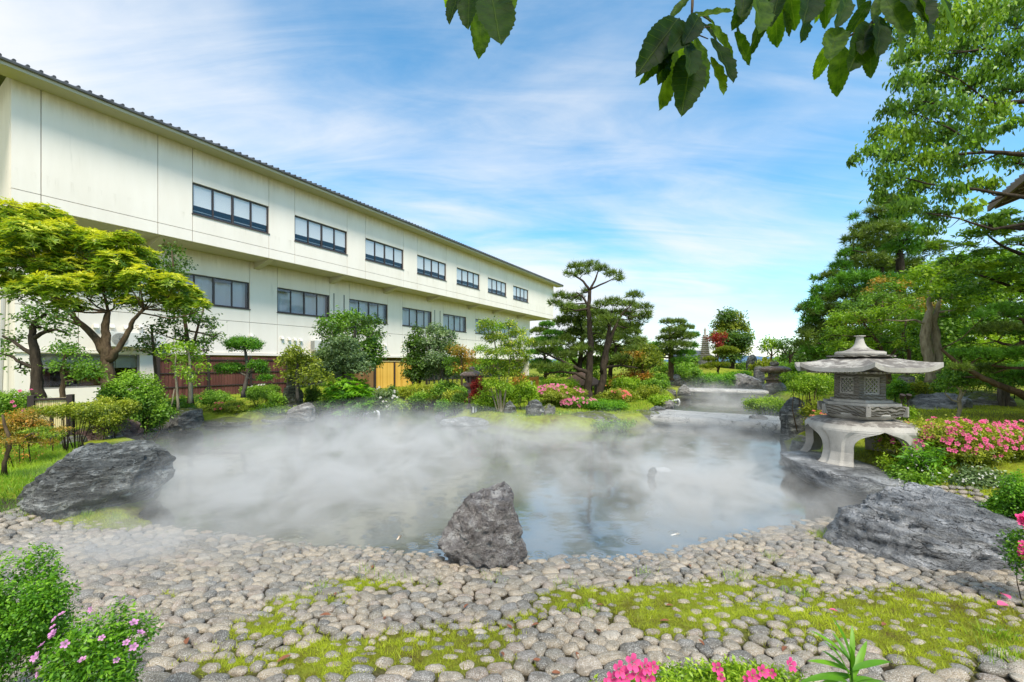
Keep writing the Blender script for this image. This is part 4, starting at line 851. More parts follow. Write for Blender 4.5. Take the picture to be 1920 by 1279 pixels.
def tree(name, lab, base, Y, trunks, pads, mat, leaf, cover=1.6, style='leaf', bark='brown', asp=.5, rr=None, limbs=True, young=0., deep=.8, sy=.35, cat='tree', up=.5, group=None, fill=.5, top=.65, wid=None, sub=None, twigs=2, mats2=None, ryk=1.):
    """trunks: lists of (px, py, radius in m[, dy]); pads: (px, py, rx, ry[, dy]) in photo pixels at distance Y+dy"""
    b = W(base[0], base[1], Y); b[2] = min(b[2], g1(b[0], b[1])) if b[2] < 2 else b[2]; t = T(name, lab, cat, b, group=group)
    m = MB(); TP = []
    for tk in trunks:
        pts = [W(q[0], q[1], Y+(q[3] if len(q) > 3 else 0)) for q in tk]; rad = [q[2] for q in tk]
        # smooth the polyline a little
        P2, R2 = [pts[0]], [rad[0]]
        for i in range(len(pts)-1):
            for u in (.33, .66, 1): 
                w_ = pts[i]*(1-u)+pts[i+1]*u; 
                if u < 1: w_ = w_+rng.normal(size=3)*rad[i]*.16
                P2.append(w_); R2.append(rad[i]*(1-u)+rad[i+1]*u)
        if tk is trunks[0]: P2.insert(0, P2[0]-np.array((0, 0, .15))); R2.insert(0, R2[0]*1.35)
        m.tube(P2, R2, 8); TP += list(zip(P2, R2))
    parts = []; parts2 = []
    for i, q in enumerate(pads):
        px, py, rx, ry = q[:4]; dy = q[4] if len(q) > 4 else rng.uniform(-1, 1)*sy; y = Y+dy; c = W(px, py, y); r = (rx/F*y, rx/F*y*deep, ry/F*y*ryk)
        if limbs and TP:
            best = min(TP, key=lambda s: np.linalg.norm(s[0]-c)+max(0, s[0][2]-c[2]+.0)*1.6)
            e = c+np.array((0, 0, -r[2]*.35)); mid = (best[0]+e)/2+np.array((0, 0, -.06*np.linalg.norm(e-best[0])))+rng.normal(size=3)*.04
            r0 = min(best[1]*.6, .055); m.tube([best[0], best[0]*.5+mid*.5, mid, mid*.5+e*.5, e], [r0, r0*.8, r0*.65, r0*.45, r0*.3], 5)
            for _ in range(twigs):
                d = unit(rng.normal(size=3)); d[2] = abs(d[2])*.5; q0 = mid*.4+e*.6; m.tube([q0, q0*.5+(e+d*r)*.5+rng.normal(size=3)*.03, e+d*np.array(r)*.8], [r0*.4, r0*.3, r0*.15], 4)
        mm = mats2 and rng.random() < mats2[1]
        (parts2 if mm else parts).append(padcloud(c, r, leaf, cover, style, asp, up, top, young, fill, wid))
    if m.v: m.build('trunk', BK[bark], t, True, rel=b)
    foliage('crown', parts, LM[mat], t, b) if parts else None
    if parts2: foliage('crown', parts2, LM[mats2[0]], t, b)
    return t
# flowers
def flowermesh(name, mat, r=.03):
    m = MB(); n = 5
    for k in range(n):
        a = k*2*math.pi/n; c, s = math.cos(a), math.sin(a); prof = [(.10, .0, .0), (.55, .38, .42), (1.0, .30, .52), (1.08, 0, .50), (1.0, -.30, .52), (.55, -.38, .42)]
        m.add([((x*c-y*s)*r, (x*s+y*c)*r, z*r*(1 if x < .9 else .9)) for x, y, z in prof], [(0,5,4,3),(0,3,2,1)])
    m.tube([(0, 0, 0), (0, 0, r*.8)], r*.05, 4); return npmesh(name, np.array(m.v), m.f, mat, True)
def petalmat(name, c):
    m = M(name, c, .6, .2); nt = m.node_tree; tcp = nt.nodes.new('ShaderNodeTexCoord'); vl = nd(nt, 'ShaderNodeVectorMath', operation='LENGTH'); nt.links.new(tcp.outputs['Object'], vl.inputs[0]); oi = nt.nodes.new('ShaderNodeObjectInfo')
    cc = mixc(nt, maprange(nt, vl.outputs['Value'], .006, .030), tuple(x*.62 for x in c), tuple(min(.95, x*1.05+.015) for x in c)); cc = mixc(nt, mth(nt, 'MULTIPLY', oi.outputs['Random'], .14), cc, (.90,.45,.55)); setcol(m, cc); t = nd(nt, 'ShaderNodeBsdfTranslucent', inp={'Color': (*c, 1)}); x = nt.nodes.new('ShaderNodeMixShader'); x.inputs[0].default_value = .35
    nt.links.new(nt.nodes['Principled BSDF'].outputs[0], x.inputs[1]); nt.links.new(t.outputs[0], x.inputs[2]); nt.links.new(x.outputs[0], nt.nodes['Material Output'].inputs[0]); return m
FM = dict(pink=flowermesh('flower', petalmat('petal_pink', (.86,.13,.33))), hot=flowermesh('flower', petalmat('petal_hot_pink', (.90,.06,.30))), lilac=flowermesh('flower', petalmat('petal_lilac', (.80,.34,.68))),
          coral=flowermesh('flower', petalmat('petal_coral', (.88,.22,.17))), white=flowermesh('flower', petalmat('petal_white', (.85,.86,.80))), rose=flowermesh('flower', petalmat('petal_rose', (.85,.22,.40))))
def put_flowers(t, c, r, n, kind, size, front=True, clusters=5, spread=.16, top=.1):
    c, r = np.array(c), np.array(r); cl = []
    for _ in range(clusters):
        d = unit(rng.normal(size=3)); d[1] = -abs(d[1]) if front else d[1]; d[2] = abs(d[2])*.8+top; cl.append(unit(d))
    for i in range(n):
        d = unit(cl[i % clusters]+rng.normal(size=3)*spread); p = c+d*r*1.03; q = Vector(unit(d*.7+np.array((0, -.5, .35))+rng.normal(size=3)*.3)).to_track_quat('Z', 'Y').to_euler()
        link('flower', FM[kind], t, p-t.loc, q, (size/.03*rng.uniform(.8, 1.2),)*3)
def shrub(name, lab, px, py, rx, ry, Y, mat, leaf, cover=2.2, style='leaf', stems=0, fl=None, cat='shrub', lobes=7, young=.4, deep=.8, asp=.5, stemh=0., bark='dark', up=.55, group=None, fill=.35, flat=False):
    """px,py: middle of the foliage; rx, ry its half sizes in photo pixels"""
    c = W(px, py, Y); r = np.array((rx/F*Y, rx/F*Y*deep, ry/F*Y)); gb = g1(c[0], c[1]); top_ = c[2]+r[2]; lo_ = c[2]-r[2]
    if stems < 10 and lo_ > gb+.02: r[2] = (top_-gb+.02)/2; c[2] = top_-r[2]
    bz = min(gb, c[2]-r[2]*.6); b = np.array((c[0], c[1], bz)); t = T(name, lab, cat, b, group=group)
    parts = [padcloud(c, r*.86, leaf, cover*.8, style, asp, up, .65, young, fill)]
    for k in range(lobes):
        a = rng.uniform(0, 6.28); q = rng.uniform(.35, .92); d = np.array((math.cos(a)*q, math.sin(a)*q, rng.uniform(-.35, .55) if not flat else rng.uniform(-.15, .25)))
        parts.append(padcloud(c+d*r, r*rng.uniform(.22, .46, 3), leaf, cover*.8, style, asp, up, .75, young, fill))
    foliage('foliage', parts, LM[mat], t, b)
    m = MB()
    for k in range(max(stems, 4)):
        a = rng.uniform(0, 6.28); q = rng.uniform(.1, .8); p0 = b+np.array((math.cos(a)*r[0]*.25*(1 if not stems else 3*q), math.sin(a)*r[1]*.3, -.05)); p1 = c+np.array((math.cos(a)*q*r[0], math.sin(a)*q*r[1], rng.uniform(-.3, .5)*r[2])); mid = p0*.5+p1*.5+rng.normal(size=3)*.06*r[0]
        w_ = .0007*Y*(1+.6*rng.random()); m.tube([p0, mid, p1], [w_*1.3, w_, w_*.4], 5)
    tag(m.build('stems', BK[bark], t, True, rel=b), kind='stuff')
    if fl: 
        n, kind, size, clu = fl; put_flowers(t, c, r, n, kind, size, clusters=clu)
    return t

# ================================================================ trees, left bank
tree('broadleaf_tree', 'large spreading evergreen with yellow new shoots over the restaurant window at left', (205,745), 9.0,
     [[(205,748,.13),(203,700,.12),(200,664,.11),(197,640,.09),(197,610,.07),(203,585,.05)], [(200,664,.10),(180,635,.075),(155,610,.06),(135,590,.045),(110,570,.03)], [(203,675,.09),(222,655,.06),(240,622,.05),(250,600,.04),(270,580,.03)], [(155,610,.04),(120,598,.03),(95,592,.02)]],
     [(20,430,62,40),(85,415,48,22),(60,455,60,30),(5,480,50,34),(120,450,45,26),(40,505,60,30),(150,480,45,26),(110,510,50,28),(175,455,36,18),(210,470,42,22),(240,455,26,16),(185,510,45,26),(225,505,45,26),(265,490,36,22),(160,545,50,24),(100,545,45,22),(215,545,45,22),(262,530,36,22),(60,550,42,20),(20,540,38,20),
      (300,520,20,12),(325,540,36,18),(360,560,26,16),(340,575,30,16),(310,570,30,16),(380,578,14,12),(290,550,24,16),(130,578,30,12),(245,572,28,12)], 'yellow', .115, 1.7, 'whorl', 'brown', .30, young=.6, sy=.9, ryk=1.4, fill=.35, up=.8, twigs=3)
tree('pruned_tree', 'dark-leaved bare-trunked tree with a curling branch at the far left of the building', (72,738), 8.3,
     [[(74,742,.10),(68,700,.085),(66,660,.075),(60,630,.06),(64,605,.045),(85,590,.03)], [(66,665,.05),(45,655,.035),(25,640,.03),(5,630,.02)], [(66,690,.04),(40,680,.03),(22,668,.02),(0,663,.012)], [(62,635,.045),(85,622,.035),(105,618,.025),(125,625,.015)]],
     [(45,600,26,9),(85,588,32,10),(110,605,26,9),(125,625,16,6),(20,645,22,8),(75,615,18,7),(0,665,20,7),(48,690,20,5),(30,632,14,5)], 'dark', .075, .75, bark='dark', sy=.4, fill=.2, deep=.9, mats2=('mid', .35))
tree('bonsai_tree', 'small layered clipped tree standing in front of the restaurant window', (116,748), 7.9,
     [[(117,752,.045),(119,720,.04),(118,695,.035),(121,675,.03),(124,658,.02)], [(119,700,.02),(140,694,.015),(160,690,.01)], [(119,716,.018),(145,712,.014),(165,708,.008)]],
     [(123,654,26,7),(142,662,16,5),(113,688,24,6),(165,690,24,6),(160,705,24,6),(180,700,14,5),(155,678,14,3)], 'mid', .055, 1.3, bark='brown', sy=.2, fill=.1, deep=.9)
tree('slender_tree', 'thin multi-stemmed tree with open tiers right of the yellow-tipped tree', (355,738), 10.2,
     [[(357,745,.06),(356,700,.05),(352,640,.045),(345,580,.035),(325,500,.02),(322,470,.012)], [(356,690,.04),(362,650,.035),(372,610,.025),(382,580,.015)], [(290,745,.04),(292,700,.035),(288,650,.03),(283,610,.02)], [(352,620,.025),(380,625,.02),(400,632,.012),(415,622,.008)]],
     [(322,475,22,14),(310,498,18,10),(340,498,20,9),(325,515,26,9),(345,590,26,12),(320,605,24,10),(365,600,22,9),(390,600,18,7),(400,632,20,6),(378,640,20,6),(350,645,20,7),(290,620,22,9),(275,640,18,8),(300,655,22,8),(335,625,18,8),(385,655,14,4),(262,655,18,5),(400,612,16,4)], 'dark', .085, .85, bark='brown', sy=.5, fill=.2, mats2=('mid', .45))
tree('young_maple', 'young light green maple with thin pale stem before the brown fence', (332,752), 8.7,
     [[(334,756,.025),(331,720,.022),(328,690,.018),(330,665,.012)], [(357,756,.04),(357,715,.035),(356,680,.025),(352,655,.015)]],
     [(325,655,22,8),(345,650,20,7),(365,672,22,9),(340,675,26,8),(378,690,14,7),(350,700,20,8),(362,655,14,6),(310,665,14,5),(368,712,12,6),(335,690,14,5)], 'lime', .065, .85, bark='pale', sy=.4, fill=.2)
tree('bonsai_tree', 'clipped cloud-pruned tree with one round cap and side pads before the brown fence', (462,728), 11.0,
     [[(456,735,.05),(462,715,.05),(466,695,.045),(462,675,.04),(459,655,.03)], [(465,705,.03),(445,698,.022),(432,695,.015)], [(466,700,.03),(480,696,.02),(488,692,.012)]],
     [(457,645,36,12,0),(440,651,14,6,.05),(475,652,14,6,-.1),(432,690,30,9,0),(483,686,19,10,-.1),(492,694,12,6,.1),(498,708,16,5,0),(418,691,14,6,0)], 'bright', .045, 2.4, bark='grey', sy=.05, deep=.9, fill=.2, up=.9, twigs=1)
tree('garden_tree', 'small olive-green tree between the brown fence end and the layered tree', (558,735), 12.3,
     [[(558,742,.05),(557,715,.05),(558,690,.04),(560,670,.03)], [(558,700,.025),(570,690,.02),(576,678,.012)]],
     [(555,668,30,11),(540,680,22,9),(575,680,24,10),(560,695,22,9),(585,700,24,9),(545,706,18,8),(605,712,22,8),(575,715,20,7),(550,655,18,5)], 'olive', .085, 1.1, bark='grey', sy=.6, fill=.2)
tree('layered_tree', 'dark green tiered tree against the cream wall left of the yellow bamboo fence', (650,735), 14.6,
     [[(648,745,.09),(652,700,.08),(660,660,.07),(666,620,.05),(667,600,.03)], [(655,690,.05),(640,650,.04),(620,625,.025)], [(660,660,.04),(685,640,.03),(700,625,.02)]],
     [(655,596,30,10),(625,608,28,10),(690,606,28,10),(665,620,40,12),(700,628,20,9),(615,624,24,9),(640,640,30,11),(690,650,26,10),(700,665,22,9),(665,665,34,12),(625,660,28,11),(700,640,14,6),(695,680,22,8)], 'mid', .11, 1.4, bark='grey', sy=1., fill=.25, mats2=('dark', .35))
tree('flowering_tree', 'pale speckled shrub-like tree in front of the tiered dark tree', (640,742), 13.4,
     [[(640,745,.05),(642,715,.045),(645,690,.03)], [(641,725,.03),(655,700,.02)]],
     [(645,650,30,14),(625,668,34,14),(660,672,30,14),(610,690,30,12),(645,690,34,14),(675,690,24,12),(640,640,20,8),(600,705,22,10)], 'grey', .09, 1.8, bark='brown', sy=.6, fill=.3, young=.3)
tree('dark_conifer', 'dark upright conifer against the wall right of the yellow bamboo fence', (785,715), 18.4,
     [[(785,722,.10),(785,680,.09),(784,640,.05),(783,615,.02)]],
     [(783,620,8,9),(780,634,14,9),(790,645,17,10),(776,652,17,10),(785,665,22,11),(775,680,22,12),(797,682,20,12),(784,700,26,12),(772,706,16,9)], 'dark', .12, 1.7, bark='dark', sy=.3, fill=.2, young=.1)
tree('loose_tree', 'grey-green broadleaf tree beside the dark conifer at the far bank', (830,722), 17.6,
     [[(828,728,.09),(828,690,.08),(826,660,.05)], [(828,700,.05),(842,670,.04)]],
     [(815,622,22,12),(835,632,22,13),(808,645,20,12),(828,655,28,14),(845,655,16,13),(815,675,26,12),(840,680,22,12),(820,698,30,12),(848,700,20,10)], 'grey', .12, 1.5, bark='grey', sy=.8, fill=.25, young=.3)
tree('orange_maple', 'orange-red tinged maple behind the pedestal lantern', (865,722), 15.8,
     [[(866,728,.05),(866,700,.045),(865,670,.03)], [(866,705,.03),(880,685,.02)], [(866,700,.02),(850,680,.015)]],
     [(855,655,16,6),(870,664,22,8),(855,678,22,8),(880,680,20,8),(892,690,14,7),(868,692,24,8),(850,695,16,6)], 'orange', .09, 1.2, bark='brown', sy=.5, fill=.2, mats2=('mid', .3))
tree('yellow_maple', 'upright yellow-green maple with orange tips and slim stems on the central island', (938,772), 11.6,
     [[(940,776,.04),(938,740,.04),(935,700,.03),(930,660,.022),(925,625,.014)], [(942,775,.03),(948,735,.028),(955,690,.02),(960,640,.014)], [(936,775,.03),(932,740,.025),(925,700,.018)], [(934,775,.02),(925,745,.018),(918,715,.012)]],
     [(915,608,17,7),(905,618,12,6),(935,615,14,7),(955,610,14,7),(970,625,18,8),(985,640,16,8),(930,635,26,9),(960,650,26,9),(905,655,14,7),(935,662,26,9),(975,665,20,9),(920,680,22,9),(955,685,24,9),(935,700,26,10),(965,700,18,8),(922,720,20,9),(945,725,20,9),(985,672,14,6),(900,608,8,4),(915,740,12,6)], 'yellow', .062, 1.25, bark='pale', sy=.4, fill=.2, young=.35, mats2=('lime', .35))
# main pine
tree('japanese_pine', 'tall twin-trunked black pine with open needled pads on the central island', (1113,744), 15.0,
     [[(1102,748,.17),(1103,720,.14),(1106,680,.12),(1108,640,.11),(1105,600,.09),(1104,570,.075),(1106,545,.06)], [(1106,545,.05),(1094,528,.04),(1082,520,.03),(1070,512,.02)], [(1106,545,.05),(1116,525,.035),(1122,508,.02)], [(1108,542,.04),(1135,530,.03),(1155,520,.015)],
      [(1120,748,.16),(1130,715,.13),(1131,680,.11),(1140,650,.09),(1150,620,.06),(1165,590,.04),(1185,570,.02)], [(1130,700,.12),(1136,660,.10),(1142,620,.07),(1145,590,.04)], [(1104,575,.05),(1092,556,.035),(1080,548,.02)], [(1106,700,.09),(1085,693,.07),(1060,680,.055),(1030,666,.035),(1005,655,.02)], [(1108,715,.07),(1080,700,.055),(1050,697,.04),(1020,702,.02)], [(1131,690,.06),(1165,685,.04),(1195,690,.025)]],
     [(1082,502,18,7),(1107,500,20,8),(1128,506,16,6),(1070,516,14,5),(1150,516,18,7),(1095,512,16,5),(1160,525,12,4),(1052,556,16,6),(1075,560,22,7),(1040,570,16,6),(1060,575,18,5),(1095,548,10,5),(1188,556,18,8),(1175,572,22,7),(1205,578,18,8),(1150,566,18,6),(1165,590,28,8),(1200,598,22,8),(1130,572,20,6),(1212,590,12,7),
      (1140,600,26,7),(1180,612,26,7),(1118,622,18,6),(1155,636,26,7),(1195,640,18,6),(1000,650,20,8),(1022,660,18,7),(1060,668,22,6),(1015,690,24,8),(1050,690,22,7),(1038,648,22,7),(1095,655,18,6),(1165,672,18,6),(1185,655,16,5)], 'needle',   .20, 1.1, 'needle', 'dark', sy=.8, fill=.05, wid=.023, twigs=2, up=.75)
tree('clipped_pine', 'clipped dome-shaped dark pine behind the tall twin-trunked pine', (1085,728), 19.5,
     [[(1085,735,.14),(1086,700,.13),(1090,660,.11),(1092,620,.08)], [(1088,680,.07),(1120,640,.05)], [(1088,690,.07),(1050,650,.05)], [(1140,735,.13),(1145,690,.10),(1155,650,.06)]],
     [(1085,585,34,12),(1115,592,30,12),(1065,605,30,12),(1110,612,36,13),(1145,610,28,12),(1080,628,32,12),(1130,634,36,13),(1175,625,28,14),(1190,645,22,12),(1055,640,24,11),(1100,655,32,12),(1150,658,30,12),(1200,655,16,9),(1060,665,22,10),(1120,680,30,11),(1170,678,24,10)], 'needle', .20, 1.5, 'needle', 'dark', sy=1.2, fill=.25, wid=.03)
tree('clipped_pine', 'small light green pad-pruned pine left of the tall pine at the building corner', (1020,722), 17.2,
     [[(1022,728,.08),(1023,690,.07),(1020,655,.05),(1022,625,.03)], [(1022,670,.03),(1040,660,.02)]],
     [(1025,610,15,7),(1012,622,18,8),(1036,626,18,7),(1020,640,26,8),(1040,656,16,5),(1035,660,18,6),(1005,662,18,6),(1015,680,20,7),(1030,695,22,8)], 'needley', .13, 1.4, 'needle', 'brown', sy=.4, fill=.15, wid=.022, mats2=('needle', .3))
tree('small_maple', 'rust and green domed maple right of the tall pine', (1205,715), 18.5,
     [[(1205,722,.06),(1204,700,.05),(1205,680,.035)], [(1190,722,.03),(1190,695,.02)], [(1205,700,.03),(1225,685,.02)]],
     [(1205,655,26,9),(1188,668,22,9),(1222,668,22,9),(1206,676,30,9),(1180,680,14,6),(1232,682,12,6),(1200,690,20,5)], 'olive', .10, 1.4, bark='brown', sy=.5, fill=.25, mats2=('orange', .3))
tree('garden_pine', 'mid-sized pine with layered pads and straight trunk left of the pagoda', (1257,702), 23.0,
     [[(1257,708,.16),(1258,670,.14),(1258,640,.11),(1255,612,.06)], [(1258,650,.06),(1280,635,.05),(1295,628,.03)]],
     [(1250,604,14,4),(1272,606,16,6),(1285,616,18,7),(1262,622,24,7),(1248,635,18,6),(1280,632,24,8),(1298,630,14,6),(1265,648,30,8),(1295,650,16,8),(1235,648,14,6),(1250,662,22,6),(1285,664,20,8),(1230,665,20,6),(1275,678,18,6)], 'needle', .22, 1.3, 'needle', 'brown', sy=1., fill=.15, wid=.032, mats2=('needley', .4))
tree('round_conifer', 'broad rounded bright green conifer standing high at the centre back', (1372,690), 31.0,
     [[(1372,695,.2),(1372,650,.18),(1370,615,.1)]],
     [(1362,594,16,12),(1375,598,18,12),(1350,612,17,12),(1370,615,26,14),(1390,618,14,13),(1345,632,14,12),(1365,638,28,14),(1392,640,18,14),(1402,632,8,10),(1375,655,28,12),(1355,655,18,12),(1398,655,10,10),(1368,670,24,8)], 'olive', .18, 2.0, bark='dark', sy=.8, fill=.4, young=.1, mats2=('dark', .45))
tree('red_maple', 'small crimson maple beside the pagoda', (1345,690), 29.0, [[(1345,695,.06),(1346,665,.05),(1345,640,.03)]],
     [(1335,635,8,6),(1345,642,10,6),(1355,633,7,7),(1348,650,9,4),(1340,628,5,4)], 'red', .16, 1.3, bark='dark', sy=.4, fill=.2)
tree('bonsai_tree', 'flat-topped olive pad-pruned pine in front of the round conifer', (1343,706), 25.5, [[(1344,710,.08),(1346,695,.07),(1352,680,.05),(1360,668,.04)], [(1346,690,.04),(1332,680,.03)]],
     [(1362,656,18,5),(1350,662,14,4),(1375,660,12,4),(1330,674,12,4),(1345,684,24,3),(1325,688,14,3)], 'olive', .16, 1.6, 'needle', 'brown', sy=.3, fill=.15, wid=.035)
tree('umbrella_tree', 'small umbrella-crowned tree left of the dark twiggy one on the far skyline', (1446,688), 28.0, [[(1446,692,.08),(1446,672,.07),(1447,658,.05)], [(1447,668,.04),(1436,655,.03)], [(1447,668,.04),(1460,656,.03)]],
     [(1436,641,12,4),(1448,645,16,5),(1430,652,10,3),(1460,650,12,4),(1445,654,14,3)], 'lime', .17, 1.3, bark='brown', sy=.3, fill=.2)
tree('twiggy_tree', 'dark twiggy round tree on the far skyline before the big right-hand conifer', (1482,690), 27.0, [[(1480,696,.09),(1482,672,.08),(1480,655,.04)], [(1482,672,.05),(1492,655,.03)], [(1482,675,.04),(1470,658,.03)]],
     [(1478,640,16,6),(1490,645,14,6),(1468,650,12,6),(1482,656,18,7),(1495,660,10,6),(1470,664,10,4)], 'dark', .16, .9, bark='dark', sy=.4, fill=.15)
# ---- right side
tree('tall_pine', 'tall broad dark conifer rising behind the lantern at the right', (1690,700), 18.5,
     [[(1690,705,.28),(1692,640,.25),(1690,560,.2),(1688,500,.16),(1684,440,.10),(1688,385,.05)], [(1650,705,.18),(1648,620,.15),(1652,540,.10),(1655,470,.05)], [(1690,560,.08),(1650,555,.06),(1610,548,.03)], [(1688,490,.07),(1650,478,.05),(1600,470,.02)], [(1690,620,.08),(1620,600,.05),(1560,590,.02)]],
     [(1660,380,26,10),(1690,385,28,12),(1640,400,18,9),(1675,410,40,14),(1620,430,22,10),(1655,435,40,14),(1700,440,34,14),(1600,410,10,6),(1600,450,22,10),(1640,465,44,14),(1690,470,40,14),(1590,480,22,10),(1575,500,18,9),(1620,498,48,14),(1680,505,50,16),(1560,520,22,10),(1600,530,50,16),(1660,540,50,18),(1540,548,20,10),(1530,525,10,6),(1580,560,48,16),(1640,575,50,18),(1525,575,18,12),(1550,590,40,16),(1610,605,56,18),(1520,605,20,14),(1545,625,44,18),(1590,640,56,20),(1515,635,16,14),(1530,660,30,16),(1690,575,50,18),(1730,520,40,18),(1740,470,30,14),(1510,580,16,8),(1508,625,14,10),(1560,665,50,16),(1505,650,16,12),(1535,560,16,8)], 'needle', .26, 1.4, 'needle', 'dark', sy=1.8, fill=.2, wid=.036, mats2=('needley', .35), ryk=1.25)
tree('dense_evergreen', 'dense dark evergreen mass behind the garden house at the right', (1800,700), 15.5,
     [[(1800,710,.2),(1802,640,.18),(1805,560,.1)], [(1860,710,.2),(1862,640,.15),(1870,560,.08)]],
     [(1760,520,50,26),(1810,500,50,26),(1870,500,50,28),(1915,500,40,30),(1780,560,60,30),(1840,560,60,30),(1905,560,50,30),(1760,610,60,30),(1820,620,60,30),(1890,620,60,30),(1760,660,60,26),(1830,670,60,26),(1900,680,60,26),(1960,620,50,40),(1960,540,50,40),(1720,600,50,30),(1700,650,50,26)], 'mid', .15, 1.5, bark='dark', sy=1.2, fill=.4, mats2=('lime', .22))
tree('green_maple', 'light green maple with rusty sprays over the lantern roof', (1640,720), 11.5,
     [[(1668,726,.07),(1665,690,.06),(1650,650,.05),(1630,620,.035),(1610,590,.02)], [(1662,680,.04),(1690,640,.03),(1700,600,.02)], [(1700,726,.05),(1705,660,.04),(1690,620,.025)]],
     [(1600,575,30,10),(1640,560,32,10),(1580,600,30,11),(1625,595,38,12),(1670,585,34,12),(1560,625,20,9),(1600,625,38,12),(1650,620,40,13),(1690,615,30,12),(1575,650,26,10),(1615,652,36,11),(1665,650,36,12),(1700,645,24,10),(1640,640,30,9),(1700,570,24,9),(1720,600,20,9),(1665,540,26,8)], 'lime', .075, 1.05, bark='brown', sy=.8, fill=.3, mats2=('mid', .35), up=.8)
tree('rusty_maple', 'rust-orange tinged maple sprays behind the light green maple', (1650,722), 12.9, [[(1650,728,.05),(1655,680,.045),(1650,620,.035),(1655,560,.02)]],
     [(1575,590,22,6),(1600,600,22,6),(1655,528,22,6),(1720,570,26,6),(1745,575,18,6),(1690,535,20,5),(1560,607,14,5),(1640,545,18,5)], 'orange', .085, 1.0, bark='brown', sy=.4, fill=.2, mats2=('lime', .3))
tree('gnarled_tree', 'grey gnarled hollow trunk with leafy crown behind the leaning branch', (1745,700), 9.8,
     [[(1745,706,.10),(1742,670,.10),(1735,640,.10),(1738,605,.09),(1745,580,.06),(1740,545,.03)], [(1757,700,.07),(1760,660,.08),(1755,630,.09),(1750,600,.07),(1762,560,.03)], [(1740,610,.035),(1715,600,.025),(1690,602,.02),(1660,600,.01)]],
     [(1760,530,40,14),(1800,520,38,14),(1735,545,30,11),(1790,550,40,14),(1830,545,36,14),(1720,515,28,10),(1850,520,30,12),(1770,500,32,12),(1820,580,34,12),(1780,590,30,10)], 'mid', .085, 1.3, bark='pale', sy=.8, fill=.3, up=.8, mats2=('lime', .35))
tree('leaning_pine', 'bright green layered pine with long leaning trunk at the right edge', (1935,745), 7.2,
     [[(1960,760,.08),(1920,742,.065),(1880,725,.055),(1840,708,.045),(1800,685,.035),(1765,655,.02)], [(1925,640,.04),(1900,650,.03),(1870,640,.02)], [(1960,700,.06),(1935,640,.05),(1920,600,.03),(1870,588,.018)], [(1930,690,.03),(1890,690,.025),(1860,685,.015)]],
     [(1880,582,36,12),(1845,592,22,8),(1915,590,30,12),(1830,625,26,9),(1870,618,38,12),(1912,625,30,13),(1812,640,14,7),(1800,665,26,9),(1840,665,34,11),(1885,668,38,13),(1915,662,24,12),(1800,690,20,7),(1850,692,30,9),(1900,705,30,10),(1790,705,18,6)], 'needley', .085, 1.3, 'needle', 'brown', sy=.5, fill=.15, wid=.011, mats2=('needle', .15), up=.9)
tree('dwarf_tree', 'dwarf twisted pale-stemmed tree in front of the reclining purple-grey boulder', (1798,778), 7.6,
     [[(1796,782,.03),(1801,765,.03),(1798,748,.028),(1802,735,.022),(1792,722,.015)], [(1800,755,.018),(1785,750,.014),(1772,738,.01)], [(1801,748,.015),(1812,730,.01)]],
     [(1800,700,26,8),(1780,710,22,7),(1825,706,22,7),(1795,718,24,6),(1762,722,14,5),(1818,718,16,5)], 'mid', .05, 1.5, bark='pale', sy=.15, fill=.15)
tree('overhanging_tree', 'tall deciduous tree reaching drooping leafy boughs across the upper right sky', (2010,745), 6.4,
     [[(2010,800,.16),(2000,600,.15),(1990,420,.13),(1990,250,.10),(1985,80,.07),(1975,-60,.04)], [(1990,300,.05),(1920,290,.035),(1850,285,.025),(1780,290,.018),(1720,300,.01)], [(1990,200,.05),(1930,190,.035),(1860,195,.025),(1790,200,.015),(1730,190,.008)], [(1990,380,.04),(1920,370,.03),(1830,355,.02),(1740,345,.012),(1650,320,.006)], [(1990,120,.04),(1930,100,.03),(1860,90,.02),(1790,100,.01)],
      [(1990,460,.04),(1920,420,.03),(1860,430,.02),(1800,410,.012),(1740,400,.008)], [(1850,285,.02),(1780,240,.014),(1720,215,.008)], [(1860,195,.015),(1800,150,.01),(1750,130,.006)]],
     [(1700,60,30,18),(1760,40,44,24),(1830,30,50,26),(1900,30,44,30),(1690,110,24,16),(1740,90,40,22),(1810,90,48,24),(1890,100,44,28),(1700,150,30,16),(1760,150,44,20),(1830,150,44,20),(1890,170,40,22),(1670,205,22,14),(1720,200,40,18),(1780,205,40,18),(1850,215,40,16),(1650,250,24,14),(1700,250,40,18),(1760,255,40,18),(1820,260,36,14),(1630,285,24,12),(1680,295,36,16),(1740,300,40,16),(1800,310,36,12),(1605,298,14,6),(1660,330,34,14),(1720,345,40,14),(1780,360,34,12),(1840,345,30,9),(1650,365,22,10),(1700,385,36,12),(1755,400,30,10),(1890,300,30,10),(1900,230,26,12),(1820,390,26,8),(1740,430,26,9),(1860,420,30,10)], 'mid', .085, 1.5, 'droop', 'dark', .42, limbs=True, sy=.9, fill=.0, deep=.7, top=.5, twigs=4, mats2=('lime', .15), ryk=1.35)
tree('spray_tree', 'broad-leaved tree boughs hanging below the tiled eave at the right edge', (1985,760), 7.8,
     [[(1985,800,.12),(1975,650,.11),(1960,520,.09),(1945,460,.06)], [(1960,520,.05),(1920,480,.035),(1880,462,.025),(1850,440,.012)], [(1960,560,.04),(1900,540,.03),(1850,520,.02),(1790,500,.01)]],
     [(1840,415,26,9),(1880,405,30,10),(1915,420,26,11),(1820,440,26,9),(1870,440,34,11),(1905,455,26,12),(1800,465,26,10),(1850,475,30,11),(1900,495,34,14),(1780,490,24,9),(1830,505,34,12),(1880,525,40,15),(1760,460,20,8),(1915,545,26,14)], 'mid', .095, 1.0, 'whorl', 'dark', .34, sy=.6, fill=.2, twigs=3, mats2=('lime', .25))

